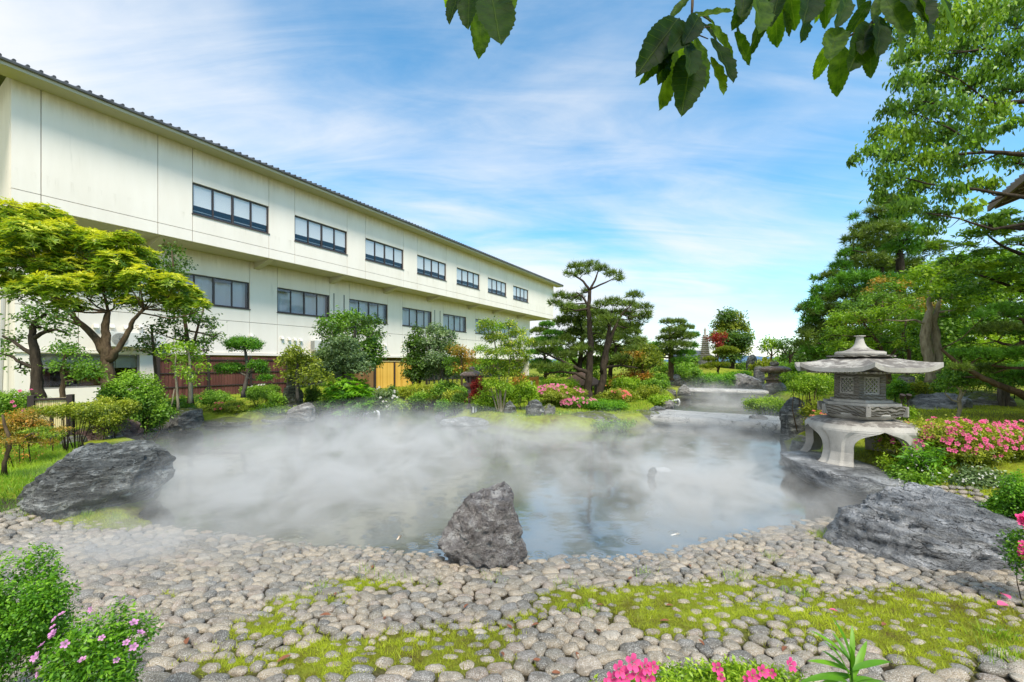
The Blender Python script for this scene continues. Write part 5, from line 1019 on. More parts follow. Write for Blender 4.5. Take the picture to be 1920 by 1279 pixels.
# ================================================================ shrubs
SH = shrub
SH('bushy_shrub', 'large loose green bush in front of the right half of the restaurant window', 258, 716, 62, 30, 8.6, 'mid', .055, 2.0, stems=6, bark='brown', fill=.2)
SH('clipped_azalea', 'low green azalea dome behind the bamboo screen, far left', 40, 742, 56, 15, 8.2, 'mid', .04, 2.4, fl=(8,'pink',.028,3), deep=.7)
SH('clipped_azalea', 'olive-green dome directly right of the bamboo screen', 200, 764, 46, 22, 7.6, 'olive', .035, 2.6, deep=.8)
SH('clipped_azalea', 'flat-topped thicket with bare twisted stems in front of the bamboo screen', 140, 772, 75, 14, 6.3, 'olive', .035, 2.4, stems=16, flat=True, deep=.45, bark='dark')
SH('orange_azalea', 'orange-tipped low maple shrub at the left picture edge', 45, 766, 52, 12, 5.6, 'orange', .03, 2.0, stems=6, flat=True, deep=.6, fl=(6,'rose',.022,2), young=.1)
tree('dwarf_maple', 'little crooked-stemmed orange maple on the lawn at the left edge', (16,858), 5.0, [[(8,868,.022),(18,840,.02),(16,815,.018),(8,795,.015),(4,778,.01)], [(18,832,.01),(36,828,.008),(60,812,.006)]],
     [(70,808,26,5),(100,815,20,4),(15,828,22,5),(118,806,16,4),(95,830,14,3)], 'orange', .022, 1.1, bark='brown', sy=.15, fill=.1, mats2=('yellow', .6))
SH('bushy_shrub', 'fresh green fern-like clump left of the white garden lamp', 268, 768, 34, 13, 9.0, 'mid', .06, 1.8)
SH('clipped_azalea', 'rounded azalea with a few red flowers on the left bank, leftmost of the row', 405, 746, 32, 15, 12.3, 'mid', .05, 2.2, fl=(8,'coral',.03,3))
SH('clipped_azalea', 'lower rounded azalea with red flowers next to the waterline stones', 430, 764, 36, 11, 11.8, 'olive', .045, 2.2, fl=(12,'coral',.03,5))
SH('clipped_azalea', 'dense green azalea mound just left of the upright mossy slab', 492, 742, 34, 20, 12.7, 'mid', .045, 2.4, fl=(10,'white',.03,4))
SH('ground_shrub', 'light green ground shrub in front of the left bank garden lamp', 500, 770, 34, 10, 11.9, 'lime', .055, 1.8)
SH('clipped_azalea', 'small dark green mound below the layered tree trunk', 586, 738, 18, 18, 13.4, 'dark', .05, 2.2)
SH('large_leaf_shrub', 'shrub of big lobed lime-green leaves in front of the layered tree', 645, 706, 42, 13, 12.6, 'bright', .16, 1.5, 'whorl', stems=5, young=.35, asp=.34)
SH('large_leaf_shrub', 'lower clump of big drooping bright leaves above the mossy boulder', 672, 722, 26, 12, 12.3, 'bright', .15, 1.3, 'whorl', young=.35, asp=.34)
SH('bushy_shrub', 'mixed dark green shrub above the mossy round boulder', 610, 752, 30, 12, 13.4, 'mid', .07, 1.8)
SH('bushy_shrub', 'pale-flowered grey-green shrub left of the yellow bamboo fence', 712, 738, 40, 14, 15.0, 'grey', .08, 1.8, fl=(14,'white',.035,6))
SH('clipped_conifer', 'small dark cone-shaped shrub at the foot of the yellow bamboo fence', 735, 728, 10, 14, 16.0, 'dark', .07, 2.4)
SH('clipped_hedge', 'low clipped hedge under the yellow bamboo fence', 785, 730, 50, 12, 17.0, 'olive', .08, 2.2, flat=True, lobes=9)
SH('bushy_shrub', 'dark leafy shrub overhanging the far end of the water inlet', 785, 744, 20, 10, 15.6, 'mid', .08, 1.8)
SH('bushy_shrub', 'bushy shrubs joining the hedge to the pedestal lantern bank', 835, 728, 30, 14, 16.0, 'mid', .08, 1.8)
SH('golden_shrub', 'golden-green low shrub left of the pedestal lantern', 850, 745, 24, 14, 13.2, 'olive', .06, 1.9)
SH('clipped_conifer', 'dark green clipped cone on the island left of the pedestal lantern', 857, 752, 13, 16, 12.2, 'dark', .05, 2.4)
SH('ground_shrub', 'bright grassy clump at the left end of the island', 832, 758, 18, 10, 12.4, 'bright', .06, 1.7)
SH('red_maple_shrub', 'small crimson-leaved maple shrub touching the pedestal lantern', 902, 716, 20, 12, 12.2, 'red', .055, 1.2, stems=4, fill=.1)
SH('golden_shrub', 'tall airy yellow-green shrub between the yellow maple and the pink azaleas', 985, 735, 26, 24, 11.9, 'lime', .055, 1.3, stems=6, fill=.1)
SH('golden_shrub', 'golden ground shrub below the pedestal lantern', 905, 752, 26, 16, 11.9, 'lime', .05, 1.5)
SH('flowering_azalea', 'flat clipped azalea with clusters of salmon-pink flowers left of the tall pine trunk', 1045, 734, 50, 13, 13.2, 'olive', .05, 2.4, fl=(90,'rose',.036,16), flat=True, lobes=9)
SH('flowering_azalea', 'low pink flowering azalea under the tall pine', 1085, 752, 36, 7, 12.6, 'mid', .05, 2.2, fl=(70,'rose',.034,14), flat=True)
SH('flowering_azalea', 'clipped azalea with coral flowers right of the tall pine trunk', 1152, 741, 30, 11, 13.4, 'olive', .05, 2.3, fl=(40,'coral',.036,9))
SH('ground_shrub', 'bright green mound of ground cover at the foot of the pine', 1130, 760, 46, 9, 12.4, 'bright', .05, 1.8, flat=True)
SH('bushy_shrub', 'leafy shrub growing from the pond wall below the pine', 1060, 795, 30, 14, 10.7, 'mid', .055, 1.5)
SH('bushy_shrub', 'dim green shrubbery at the waterline left of the near bridge', 1140, 800, 44, 13, 10.4, 'mid', .055, 1.5)
SH('rusty_shrub', 'rust-coloured shrub by the small orange lamp post', 975, 712, 18, 12, 16.5, 'orange', .08, 1.6)
SH('clipped_hedge', 'yellow-green clipped hedge in front of the stone lantern hut, behind the pine', 1045, 718, 50, 9, 16.5, 'lime', .08, 2.0, flat=True)
SH('golden_shrub', 'yellow-green shrub right of the pine between azalea and far bank', 1170, 722, 30, 15, 16.5, 'lime', .08, 1.7)
SH('golden_shrub', 'pale yellow-green spiky shrub on the island right side', 1215, 738, 26, 14, 15.5, 'olive', .07, 1.5)
SH('rusty_shrub', 'low rusty-leaved shrubs below the rust and green maple', 1190, 700, 36, 9, 19.0, 'orange', .10, 1.5)
SH('clipped_hedge', 'round-topped dark green clipped hedge under the far pine', 1295, 702, 32, 14, 24, 'mid', .09, 2.4)
SH('clipped_hedge', 'bright green clipped hedge mound behind the far bridge', 1340, 712, 42, 14, 23.5, 'bright', .09, 2.4, lobes=10)
SH('clipped_hedge', 'light green low hedge right of the bright hedge mound', 1385, 702, 28, 8, 24.5, 'bright', .09, 2.2)
SH('clipped_hedge', 'dull green small mound left of the far pine trunk', 1236, 708, 16, 8, 21.5, 'mid', .09, 2.2)
SH('reed_clump', 'clump of dry upright reeds on the far skyline', 1430, 678, 18, 10, 27.5, 'olive', .2, 1.2, 'droop')
SH('bushy_shrub', 'low grey-green brush behind the boulder lantern', 1485, 690, 34, 10, 25, 'mid', .14, 1.6)
SH('round_shrub', 'round cloud-clipped shrub with visible branching stems left of the big stone lantern', 1520, 722, 48, 25, 8.6, 'lime', .045, 2.3, stems=14, deep=.9, bark='brown')
SH('flowering_azalea', 'small orange-red flowering azalea tucked behind the lantern legs', 1534, 776, 20, 8, 7.6, 'olive', .035, 2.0, fl=(24,'coral',.022,6))
SH('ground_shrub', 'yellowish low shrub below the round clipped shrub', 1535, 755, 26, 14, 8.0, 'olive', .04, 1.8)
SH('clipped_azalea', 'small bright azalea behind the lantern fire box on its right', 1684, 725, 22, 16, 9.8, 'bright', .045, 2.2)
SH('clipped_azalea', 'olive clipped azalea right of the small upright stone', 1722, 722, 20, 8, 9.8, 'olive', .045, 2.2)
SH('ground_shrub', 'green leafy shrub behind the lantern platform', 1690, 770, 24, 10, 7.4, 'lime', .04, 1.9)
az = SH('flowering_azalea', 'broad azalea covered in pink flowers right of the big stone lantern', 1790, 828, 135, 42, 5.6, 'olive', .034, 2.1, deep=.55, lobes=14, fl=(230,'pink',.026,70), young=.35)
SH('flowering_azalea', 'farther right shoulder of pink azalea behind the bright round bush', 1905, 835, 60, 44, 5.9, 'olive', .036, 2.0, deep=.6, lobes=8, fl=(60,'pink',.026,24))
SH('white_flower_patch', 'leafy patch with tiny white flowers at the foot of the pink azalea', 1735, 905, 80, 30, 4.95, 'mid', .045, 1.5, stems=6, deep=.5, fl=(40,'white',.009,26), flat=True, lobes=9)
SH('white_flower_patch', 'pale flowered ground cover behind the big wrinkled boulder', 1830, 905, 60, 28, 4.7, 'grey', .035, 1.6, deep=.5, fl=(40,'white',.009,20))
SH('leafy_clump', 'tall pointed-leaf clump in front of the pink azalea', 1722, 868, 34, 32, 5.05, 'bright', .085, 1.1, stems=8, asp=.24, deep=.6, up=.9)
SH('fern_clump', 'yellow-green fern clump beside the lantern rock', 1682, 880, 30, 16, 5.3, 'lime', .045, 1.5, asp=.3)
SH('round_bush', 'bright green dense bush at the right edge above the big boulder', 1912, 925, 48, 52, 3.2, 'bright', .022, 2.4, deep=.7, lobes=12, fl=(3,'hot',.030,1))
SH('flowering_azalea', 'hot pink blossom-packed azalea branch at the right edge', 1935, 1020, 44, 50, 2.6, 'bright', .024, 1.2, deep=.6, lobes=6, fl=(95,'hot',.026,9))
# filling growth between the beds
for px, py, rx, ry, Y, mt, lab in ((960,742,30,16,13.8,'lime','feathery yellow-green shrub behind the yellow maple stems'),(1000,716,36,12,18.5,'mid','dark green shrubs at the corner of the hotel wing'),(1120,712,50,12,20.0,'lime','pale green shrub bank seen between the pine trunks'),
    (1165,742,36,10,14.6,'olive','olive ground cover mound right of the coral azalea'),(1225,720,30,10,18.0,'mid','green shrub mound between the island and the far pine'),(1235,752,24,9,14.6,'lime','light green clump at the right tip of the island'),(1268,690,40,12,27.0,'mid','dark shrubs at the foot of the far pine'),
    (1330,688,40,8,33.0,'olive','olive shrubs at the base of the pagoda'),(1410,690,40,10,31.0,'mid','green shrubs behind the upright stone on the mound'),(880,738,34,14,14.5,'mid','leafy shrub behind the pedestal lantern'),(740,752,30,7,15.0,'lime','pale ground cover above the long edging stone'),(560,772,26,8,12.3,'lime','bright ground cover between the mossy slab and the thin flat rock'),
    (340,752,34,12,11.0,'mid','green shrubs behind the blocky grey rock'),(300,780,30,9,10.6,'lime','bright ground cover by the leaning stake'),(520,752,14,14,12.0,'mid','upright green shrub left of the mossy slab'),(1445,752,40,10,13.5,'lime','light shrubs at the right end of the far bridge'),(1600,745,40,14,8.4,'olive','olive shrub behind the lantern fire box'),(1470,715,24,10,22.0,'mid','green shrub right of the boulder lantern'),(1745,715,34,18,11.8,'mid','deep green shrub at the foot of the gnarled grey trunk'),(1830,712,50,20,12.6,'olive','broad olive shrub behind the long low boulder'),(1900,705,50,26,11.6,'mid','leafy shrub mass under the leaning pine trunk'),(1660,712,44,18,13.2,'lime','bright shrub under the light green maple'),(1590,700,40,16,14.0,'mid','shrub under the conifer left of the lantern finial'),(1870,650,60,30,14.0,'lime','tall bright bush filling behind the layered pine'),(1760,650,50,26,14.4,'mid','tall dark green bush behind the gnarled trunk')):
    SH('bushy_shrub', lab, px, py, rx, ry, Y, mt, .0048*Y, 1.9, young=.4)
# foreground plants
s = SH('boxwood_shrub', 'fine-leaved twiggy shrub filling the lower left corner', 18, 1120, 105, 112, 1.62, 'bright', .014, .85, deep=.8, lobes=22, stems=9, bark='dark', fill=.45, up=.4)
SH('flowering_azalea', 'azalea with pale lilac-pink flowers at the bottom left', 172, 1215, 90, 92, 1.5, 'bright', .019, 1.1, deep=.7, lobes=12, stems=9, fl=(20,'lilac',.0115,12), asp=.42, fill=.45)
SH('flowering_azalea', 'low azalea with large hot pink blooms along the bottom picture edge', 1330, 1290, 200, 32, 1.50, 'lime', .020, 1.5, deep=.18, lobes=14, stems=10, asp=.38, flat=True)
# ---------------------------------------------------------------- foreground: blooms, lily-like plant, overhanging leaves
bt = [o for o in bpy.data.objects if o.get('label', '').startswith('low azalea with large')][0]
class _t: pass
q = _t(); q.o = bt; q.loc = np.array(bt.location)
for (px, py, s_) in ((1215,1268,.022),(1140,1280,.022),(1160,1255,.023),(1185,1242,.024),(1208,1250,.022),(1172,1268,.022),(1150,1272,.02),(1195,1262,.02),(1345,1252,.016),(1410,1268,.02),(1428,1258,.017),(1480,1246,.019),(1446,1262,.013),(1404,1278,.018),(1352,1270,.012),(1224,1250,.016)):
    p = W(px, py, 1.42); link('flower', FM['hot'], q.o, p-q.loc, Vector((random.uniform(-.5, .5), -.8, .45)).to_track_quat('Z', 'Y').to_euler(), (s_*1.12/.03,)*3)
mlily = LM['bright']
def blade(Ln, wd_, n=9, bend=.5, fold=.25):
    V = []; 
    for i in range(n):
        u = i/(n-1); w_ = wd_*math.sin(math.pi*min(1, u*.93+.07))**.75*(1-.15*u)/2; a = bend*u; x = Ln*u*math.cos(a*.7); z = Ln*u*math.sin(.9-a*1.4)*.9 if False else -bend*Ln*u*u*.5
        for s in (-1, 0, 1): V.append((x, s*w_, z+abs(s)*w_*fold))
    Fc = []
    for i in range(n-1):
        for j in (0, 1): Fc.append((i*3+j, i*3+j+1, (i+1)*3+j+1, (i+1)*3+j))
    return np.array(V), Fc
LP = T('leafy_plant', 'lance-leaved green plant standing at the bottom edge of the cobbles', 'plant', W(1595, 1330, 1.46))
v, f = blade(1, .125, bend=.55); lm = npmesh('leaf', v, f, mlily, True, np.full(len(v), .45)); lm2 = npmesh('leaf', v, f, mlily, True, np.full(len(v), .62))
MB().tube([(0, 0, 0), (.003, 0, .10), (.0, 0, .20)], [.006, .005, .003], 6).build('stem', LM['bright'], LP)
for i, (px, py, dy) in enumerate(((1540,1182,.0),(1568,1190,.05),(1592,1172,-.03),(1604,1180,.03),(1612,1210,-.05),(1680,1232,.02),(1528,1232,-.03),(1545,1220,.06),(1500,1272,-.02),(1520,1290,.0),(1685,1283,.03),(1660,1300,-.05),(1630,1200,.05),(1580,1205,-.05),(1560,1262,-.08),(1640,1262,-.08))):
    z0 = .17-.006*i; p0 = LP.loc+np.array((0, 0, z0)); p1 = W(px, py, 1.46+dy); d = p1-p0+np.array((0, 0, .02)); Ln = np.linalg.norm(d)
    X_ = Vector(d/Ln); Zt = Vector((0, -.35, 1)) ; Y_ = Zt.cross(X_).normalized(); Z_ = X_.cross(Y_); o = link('leaf', lm if i % 3 else lm2, LP, (0, 0, z0)); o.rotation_euler = Matrix((X_, Y_, Z_)).transposed().to_euler(); o.scale = (Ln, max(Ln, .13)*1.0, Ln)
# overhanging big serrated leaves
mbig = M('serrated_leaf', rough=.6, spec=.15); nt = mbig.node_tree; b = nt.nodes['Principled BSDF']
oi = nt.nodes.new('ShaderNodeObjectInfo'); tcl = nt.nodes.new('ShaderNodeTexCoord'); spl = nt.nodes.new('ShaderNodeSeparateXYZ'); nt.links.new(tcl.outputs['Object'], spl.inputs[0])
ay = mth(nt, 'ABSOLUTE', spl.outputs[1]); vein = mth(nt, 'ABSOLUTE', mth(nt, 'SINE', mth(nt, 'MULTIPLY', mth(nt, 'SUBTRACT', spl.outputs[0], mth(nt, 'MULTIPLY', ay, .75)), 30.0)))
vf = mth(nt, 'MAXIMUM', maprange(nt, vein, .16, .03), maprange(nt, ay, .012, .004)); pn = noise(nt, 5, 4, .6)
c = ramp(nt, mth(nt, 'ADD', mth(nt, 'MULTIPLY', pn, .5), mth(nt, 'MULTIPLY', oi.outputs['Random'], .5)), [(.25, (.007,.022,.002)), (.6, (.022,.055,.004)), (.85, (.10,.18,.012))]); c = mixc(nt, mth(nt, 'MULTIPLY', vf, .3), c, (.08,.13,.02))  # per-leaf tone paints in overlap shade on some leaves, backlit glow on others
nt.links.new(c, b.inputs['Base Color']); tl = nt.nodes.new('ShaderNodeBsdfTranslucent'); nt.links.new(mixc(nt, 1.0, c, (4.6, 4.0, 1.1), 'MULTIPLY'), tl.inputs[0])
xm = nt.nodes.new('ShaderNodeMixShader'); xm.inputs[0].default_value = .55; nt.links.new(b.outputs[0], xm.inputs[1]); nt.links.new(tl.outputs[0], xm.inputs[2]); nt.links.new(xm.outputs[0], nt.nodes['Material Output'].inputs[0]); bump(nt, vf, .5, .01)
def bigleaf(seed):
    r = random.Random(seed); n = 25; V = []; cv = r.uniform(.05, .22)
    for i in range(n):
        u = i/(n-1); w_ = .5*.37*(math.sin(math.pi*u**.88)**.72)*(1 if u < .9 else 1-.35*(u-.9)/.1); w_ = w_+(.013 if i % 2 else 0)*(0 < u < .95)
        for s in (-1, -.5, 0, .5, 1): V.append((u+(.012 if abs(s) == 1 and i % 2 else 0), s*w_, -cv*u*u*.5+abs(s)*w_*(.32+.05*math.sin(i*1.1))+.012*math.sin(i*.9+s*2)))
    Fc = [(i*5+j, i*5+j+1, (i+1)*5+j+1, (i+1)*5+j) for i in range(n-1) for j in range(4)]; return npmesh('leaf', np.array(V), Fc, mbig, True)
BLm = [bigleaf(i) for i in range(6)]
def hanging(lab, stem, twigs, lvs, Y0):
    z = lambda x, y: (820+x/1.92, y/1.92)
    b = W(*z(*stem[0]), Y0); t = T('leafy_branch', lab, 'branch', b, group='leafy branches hanging into the top of the picture'); m = MB()
    m.tube([W(*z(*p), Y0)-b for p in stem], [.0032]*(len(stem)-1)+[.0022], 6)
    for tw in twigs: m.tube([W(*z(*p), Y0)-b for p in tw], [.0018]*(len(tw)-1)+[.0012], 5)
    m.build('twig', BK['brown'], t, True)
    for i, (x0, y0, x1, y1, wf) in enumerate(lvs):
        dy = random.uniform(-.14, .14); p0 = W(*z(x0, y0), Y0+dy*.35); p1 = W(*z(x1, y1), Y0+dy); d = p1-p0; Ln = np.linalg.norm(d); X_ = Vector(d/Ln)
        a = random.uniform(-.75, .75); vn = Vector((math.sin(a), -math.cos(a), random.uniform(-.1, .45))); Y_ = vn.cross(X_).normalized(); Z_ = X_.cross(Y_)
        o = link('leaf', BLm[(i*5+len(lvs)) % 6], t, p0-b, Matrix((X_, Y_, Z_)).transposed().to_euler(), (Ln, Ln*wf, Ln*.9))
hanging('small cluster of serrated leaves hanging at the top centre', [(110, -60), (120, -20)], [[(120, -20), (80, -5)], [(120, -20), (170, -5)], [(120, -20), (250, -30)]],
    [(60,-60,20,30,.8),(200,-50,215,70,.9),(85,-45,36,72,.9),(118,-45,105,90,1.),(165,-30,150,208,1.),(195,-20,228,146,1.2),(245,-50,262,48,1.),(140,-40,128,40,1)], 1.05)
hanging('twig with a fan of dark and sunlit serrated leaves left of the other branches', [(920,-60),(918,20),(915,72)], [[(915,72),(880,88),(838,108)],[(915,72),(940,105),(985,95)],[(915,72),(925,120),(975,140)],[(915,72),(900,95),(850,130)],[(918,70),(955,55),(985,78)]],
    [(950,80,1010,150,.9),(860,160,790,230,.8),(905,150,925,250,.9),(1060,60,1100,160,.9),(940,60,900,140,.8),(905,-8,836,66,.8),(868,66,722,262,.75),(925,62,1066,34,.8),(925,45,1010,85,.8),(835,150,728,310,.8),(838,128,760,268,.9),(850,150,816,388,.95),(820,165,800,300,.9),(893,145,868,335,1.15),(912,195,890,392,1.05),(925,130,970,318,1.15),(972,88,1080,205,1.2),(985,138,1078,284,1.2),(985,205,1036,336,.9),(1070,115,1130,235,.9),(905,92,850,165,.9),(905,120,915,215,.8)], .98)
hanging('row of broad serrated leaves hanging from the top edge between its neighbours', [(1240,-70),(1270,-30),(1330,-40)], [[(1240,-70),(1150,-30)],[(1270,-30),(1215,-10)],[(1330,-40),(1395,-30)]],
    [(1160,-30,1165,110,.9),(1290,-30,1250,70,.9),(1375,-20,1365,80,1.),(1230,-20,1200,90,.9),(1125,-30,1064,104,.9),(1190,-30,1132,212,1.),(1212,-30,1224,175,.95),(1262,-50,1296,112,1.1),(1318,0,1325,142,.9),(1395,-40,1400,106,1.1),(1245,40,1272,132,.9),(1345,-60,1340,60,1.1),(1110,-50,1096,60,.8)], 1.05)
hanging('branch of broad serrated leaves hanging at the right against the green boughs', [(1640,-70),(1610,20),(1560,85),(1450,150)], [[(1610,20),(1660,70)],[(1560,85),(1620,70)],[(1640,-60),(1760,-20)],[(1640,-60),(1840,-40)],[(1450,150),(1420,145)]],
    [(1590,60,1600,190,.9),(1540,90,1530,190,.9),(1690,50,1720,150,1.),(1620,-30,1640,70,1.),(1750,-20,1745,80,1.),(1560,0,1468,132,1.0),(1600,-20,1572,72,1.),(1530,60,1486,198,.9),(1420,140,1356,292,.9),(1455,165,1437,344,1.05),(1442,100,1412,210,.8),(1560,85,1502,238,1.05),(1622,78,1556,250,1.05),(1642,66,1556,92,.8),(1658,72,1672,216,1.15),(1560,170,1560,272,.9),(1670,-30,1790,80,1.15),(1720,0,1800,128,1.1),(1800,-30,1876,130,1.1),(1470,-60,1412,70,.8),(1480,-10,1440,95,.7),(1610,-10,1700,105,1.0),(1500,-50,1540,80,1.1)], 1.02)

# ---------------------------------------------------------------- grass, moss, litter
def blades(P, hgt, wd_, tint, lean=.5):
    n = len(P); D = unit(np.array((0, 0, 1.))+rng.normal(size=(n, 3))*[lean, lean, .1]); S = unit(rng.normal(size=(n, 3))*[1, 1, 0]); hh = hgt*rng.uniform(.5, 1.3, (n, 1))
    V = np.stack([P-S*wd_/2, P+S*wd_/2, P+D*hh], 1).reshape(-1, 3); return V, np.arange(3*n).reshape(-1, 3), np.repeat(tint, 3)
# moss and short turf between the cobbles
S = rng.uniform((-5, 1.6), (5.2, 4.7), (620000, 2)); mo = moss_at(S[:, 0], S[:, 1]); fn = fbm(np.c_[S*9, 0*S[:, 0]], 2); keep = (rng.random(len(S)) < mo*(.35+fn)) & (sdist(S[:, 0], S[:, 1]) > -.02) & (np.abs(S[:, 0]) < .5+S[:, 1]*1.32); S = S[keep]; mo = mo[keep]; fn = fn[keep]
# skip tops of cobbles unless the turf is thick
inside = np.zeros(len(S), bool)
for a in range(0, len(S), 4000):
    q_ = S[a:a+4000]; dx = q_[:, None, :]-Cc[None]; co, si = np.cos(cth), np.sin(cth); u = (dx[..., 0]*co+dx[..., 1]*si)/ca; v = (-dx[..., 0]*si+dx[..., 1]*co)/cb_; inside[a:a+4000] = ((u*u+v*v) < .55).any(1)
k_ = ~inside | (rng.random(len(S)) < .50*smooth(.55, 1., mo)); S, mo, fn = S[k_], mo[k_], fn[k_]
zs = gz(S[:, 0], S[:, 1])+.014; P = np.c_[S, zs]; tv = np.clip(fn*.9+rng.normal(0, .12, len(P))-.0, 0, 1)
V, Fc, Tt = blades(P, .020*(1+.8*mo[:, None]), .0045, tv, .8)
V2, F2, T2 = blades(P[rng.random(len(P)) < .06], .05, .003, tv[:int((rng.random(1)*0+1)[0])*1].repeat(1)[:1].repeat(1) if False else np.full((0,), 0.)) if False else (None, None, None)
o = link('moss', npmesh('moss', V, Fc, LM['moss'], False, Tt)); tag(o, kind='stuff')
# sparse longer grass tufts on the beach
gp = []
for px, py, n_ in ((215,1163,14),(262,1175,10),(690,1080,18),(735,1092,14),(812,1098,10),(1060,1102,14),(930,1090,10),(1210,1080,14),(600,1110,14),(1560,1005,30),(1545,1010,26),(1450,1050,10),(1705,940,60),(1690,950,50),(1870,1200,40),(1880,1240,40),(1500,1120,20),(1380,1085,24),(120,965,40),(160,972,40),(60,960,40),(215,975,20),(1090,1150,20),(840,985,0)):
    g = on(px, py, .1); 
    if n_: gp.append(np.c_[g[0]+rng.normal(0, .055, n_*3), g[1]+rng.normal(0, .04, n_*3)])
gp = np.concatenate(gp); P = np.c_[gp, gz(gp[:, 0], gp[:, 1])+.01]; V, Fc, Tt = blades(P, .075, .005, rng.uniform(.2, .9, len(P)), .5); tag(link('grass_tufts', npmesh('grass_tufts', V, Fc, LM['grass'], False, Tt)), kind='stuff')
# left lawn
def region(n, poly, z=.3):
    Pw = np.array([on(x, y)[:2] for x, y in poly]); lo, hi = Pw.min(0), Pw.max(0); S = rng.uniform(lo, hi, (n, 2)); ins = np.zeros(n, bool)
    for i in range(len(Pw)):
        a, b = Pw[i], Pw[(i+1) % len(Pw)]; c_ = (a[1] > S[:, 1]) != (b[1] > S[:, 1])
        with np.errstate(divide='ignore', invalid='ignore'): ins ^= c_ & (S[:, 0] < a[0]+(S[:, 1]-a[1])*(b[0]-a[0])/(b[1]-a[1]))
    S = S[ins]; S = S[sdist(S[:, 0], S[:, 1]) > .05]; return S
def sward(name, n, poly, h_, w_, mat, lean=.5, lo=.0):
    S = region(n, poly); f_ = fbm(np.c_[S*1.6, 0*S[:, 0]], 3); P = np.c_[S, gz(S[:, 0], S[:, 1])-.005]; t_ = np.clip((f_-.5)*1.6+.5+rng.normal(0, .15, len(P))+lo, 0, 1)
    V, Fc, Tt = blades(P, h_*(.5+f_[:, None]), w_, t_, lean); tag(link(name, npmesh(name, V, Fc, LM[mat], False, Tt)), kind='stuff')
sward('lawn_grass', 150000, [(-250,970),(190,968),(300,860),(150,842),(150,805),(60,800),(-250,800)], .085, .008, 'grass', .55, .12)
sward('bank_grass', 60000, [(250,800),(500,775),(640,762),(700,748),(840,738),(700,715),(300,735),(-100,745),(-100,790)], .07, .016, 'grass')
sward('island_grass', 50000, [(825,780),(930,788),(990,782),(1200,775),(1240,765),(1262,745),(1270,732),(1150,725),(840,735)], .08, .014, 'grass', .5, .1)
sward('right_bank_grass', 70000, [(1600,905),(1660,928),(1640,960),(1760,960),(2100,960),(2100,765),(1700,760),(1480,745),(1480,780)], .06, .009, 'moss', .6)
sward('far_grass', 40000, [(1290,732),(1440,734),(1500,745),(1800,742),(1800,712),(1240,712)], .10, .03, 'grass')
# fallen leaves, petals
mdead = M('fallen_leaf_brown', (.22,.085,.04), .7); v, f = blade(1, .42, 5, .3, .5); dl = npmesh('fallen_leaf', v, f, mdead, True)
v, f = blade(1, .7, 5, .4, .5); dp = npmesh('petal', v, f, FM['pink'].materials[0], True)
FLg = 'dead leaves scattered on the cobbles'
for i, (px, py, lab) in enumerate(((350,1220,'red-brown curled leaf on the pale cobbles near the lilac azalea'),(1185,1090,'brown leaf at the top left corner of the green turf patch'),(1120,1145,'reddish leaf at the left edge of the green turf patch'),(720,1172,'brown leaf among mossy stones left of the cobble middle'),(600,1165,'small brown leaf high on the left mossy cobbles'),(1125,1196,'red-brown leaf below the left end of the turf patch'),(1035,1275,'brown leaf at the very bottom, left of the pink blooms'),
    (1010,1180,'rusty leaf on bare cobbles straight below the lone boulder'),(960,1190,'tan leaf on bare cobbles a little left below the lone boulder'),(940,1235,'rusty leaf low on the cobbles below the lone boulder'),(1250,1145,'dark brown leaf inside the green turf patch'),(1475,1225,'brown leaf beside the low pink blooms at the bottom'),(1255,1175,'brown leaf at the lower rim of the green turf patch'),(700,1068,'brown leaf near the misty water edge left of the lone boulder'),
    (870,1150,'brown leaf on grey stones between the lone boulder and the moss'),(1320,1222,'curled leaf just above the low azalea with hot pink blooms'),(630,1120,'brown leaf where mist meets the left cobbles'),(1080,1235,'rust leaf left above the hot pink bloom cluster'),(1770,1090,'brown leaf lying at the foot of the big wrinkled boulder'),(1850,1110,'brown leaf at the right end foot of the big wrinkled boulder'),(1660,1180,'brown leaf on the turf right above the lance-leaved plant'),(1290,1065,'brown leaf at the waterline above the turf patch'),(1000,1250,'brown leaf low on the cobbles near the bottom edge'),(520,1255,'brown leaf at the bottom of the left moss patch'))):
    g = on(px, py, .1); o = link('fallen_leaf', dl, None, (g[0], g[1], g[2]+.035), (random.uniform(-.4, .4), random.uniform(-.3, .3), random.uniform(0, 6)), (.04+.03*random.random(),)*3)
    tag(o, lab, 'leaf', FLg)
for i, (px, py, lab) in enumerate(((1872,1150,'fallen pink petal on the turf nearest the right edge, lower one'),(1893,1138,'fallen pink petal by the right edge, upper one'),(1570,1162,'single small pink petal on the mossy cobbles'))):
    g = on(px, py, .1); tag(link('fallen_petal', dp, None, (g[0], g[1], g[2]+.05), (.2, -.2, i*1.3), (.065-.02*(i == 2),)*3), lab, 'petal')
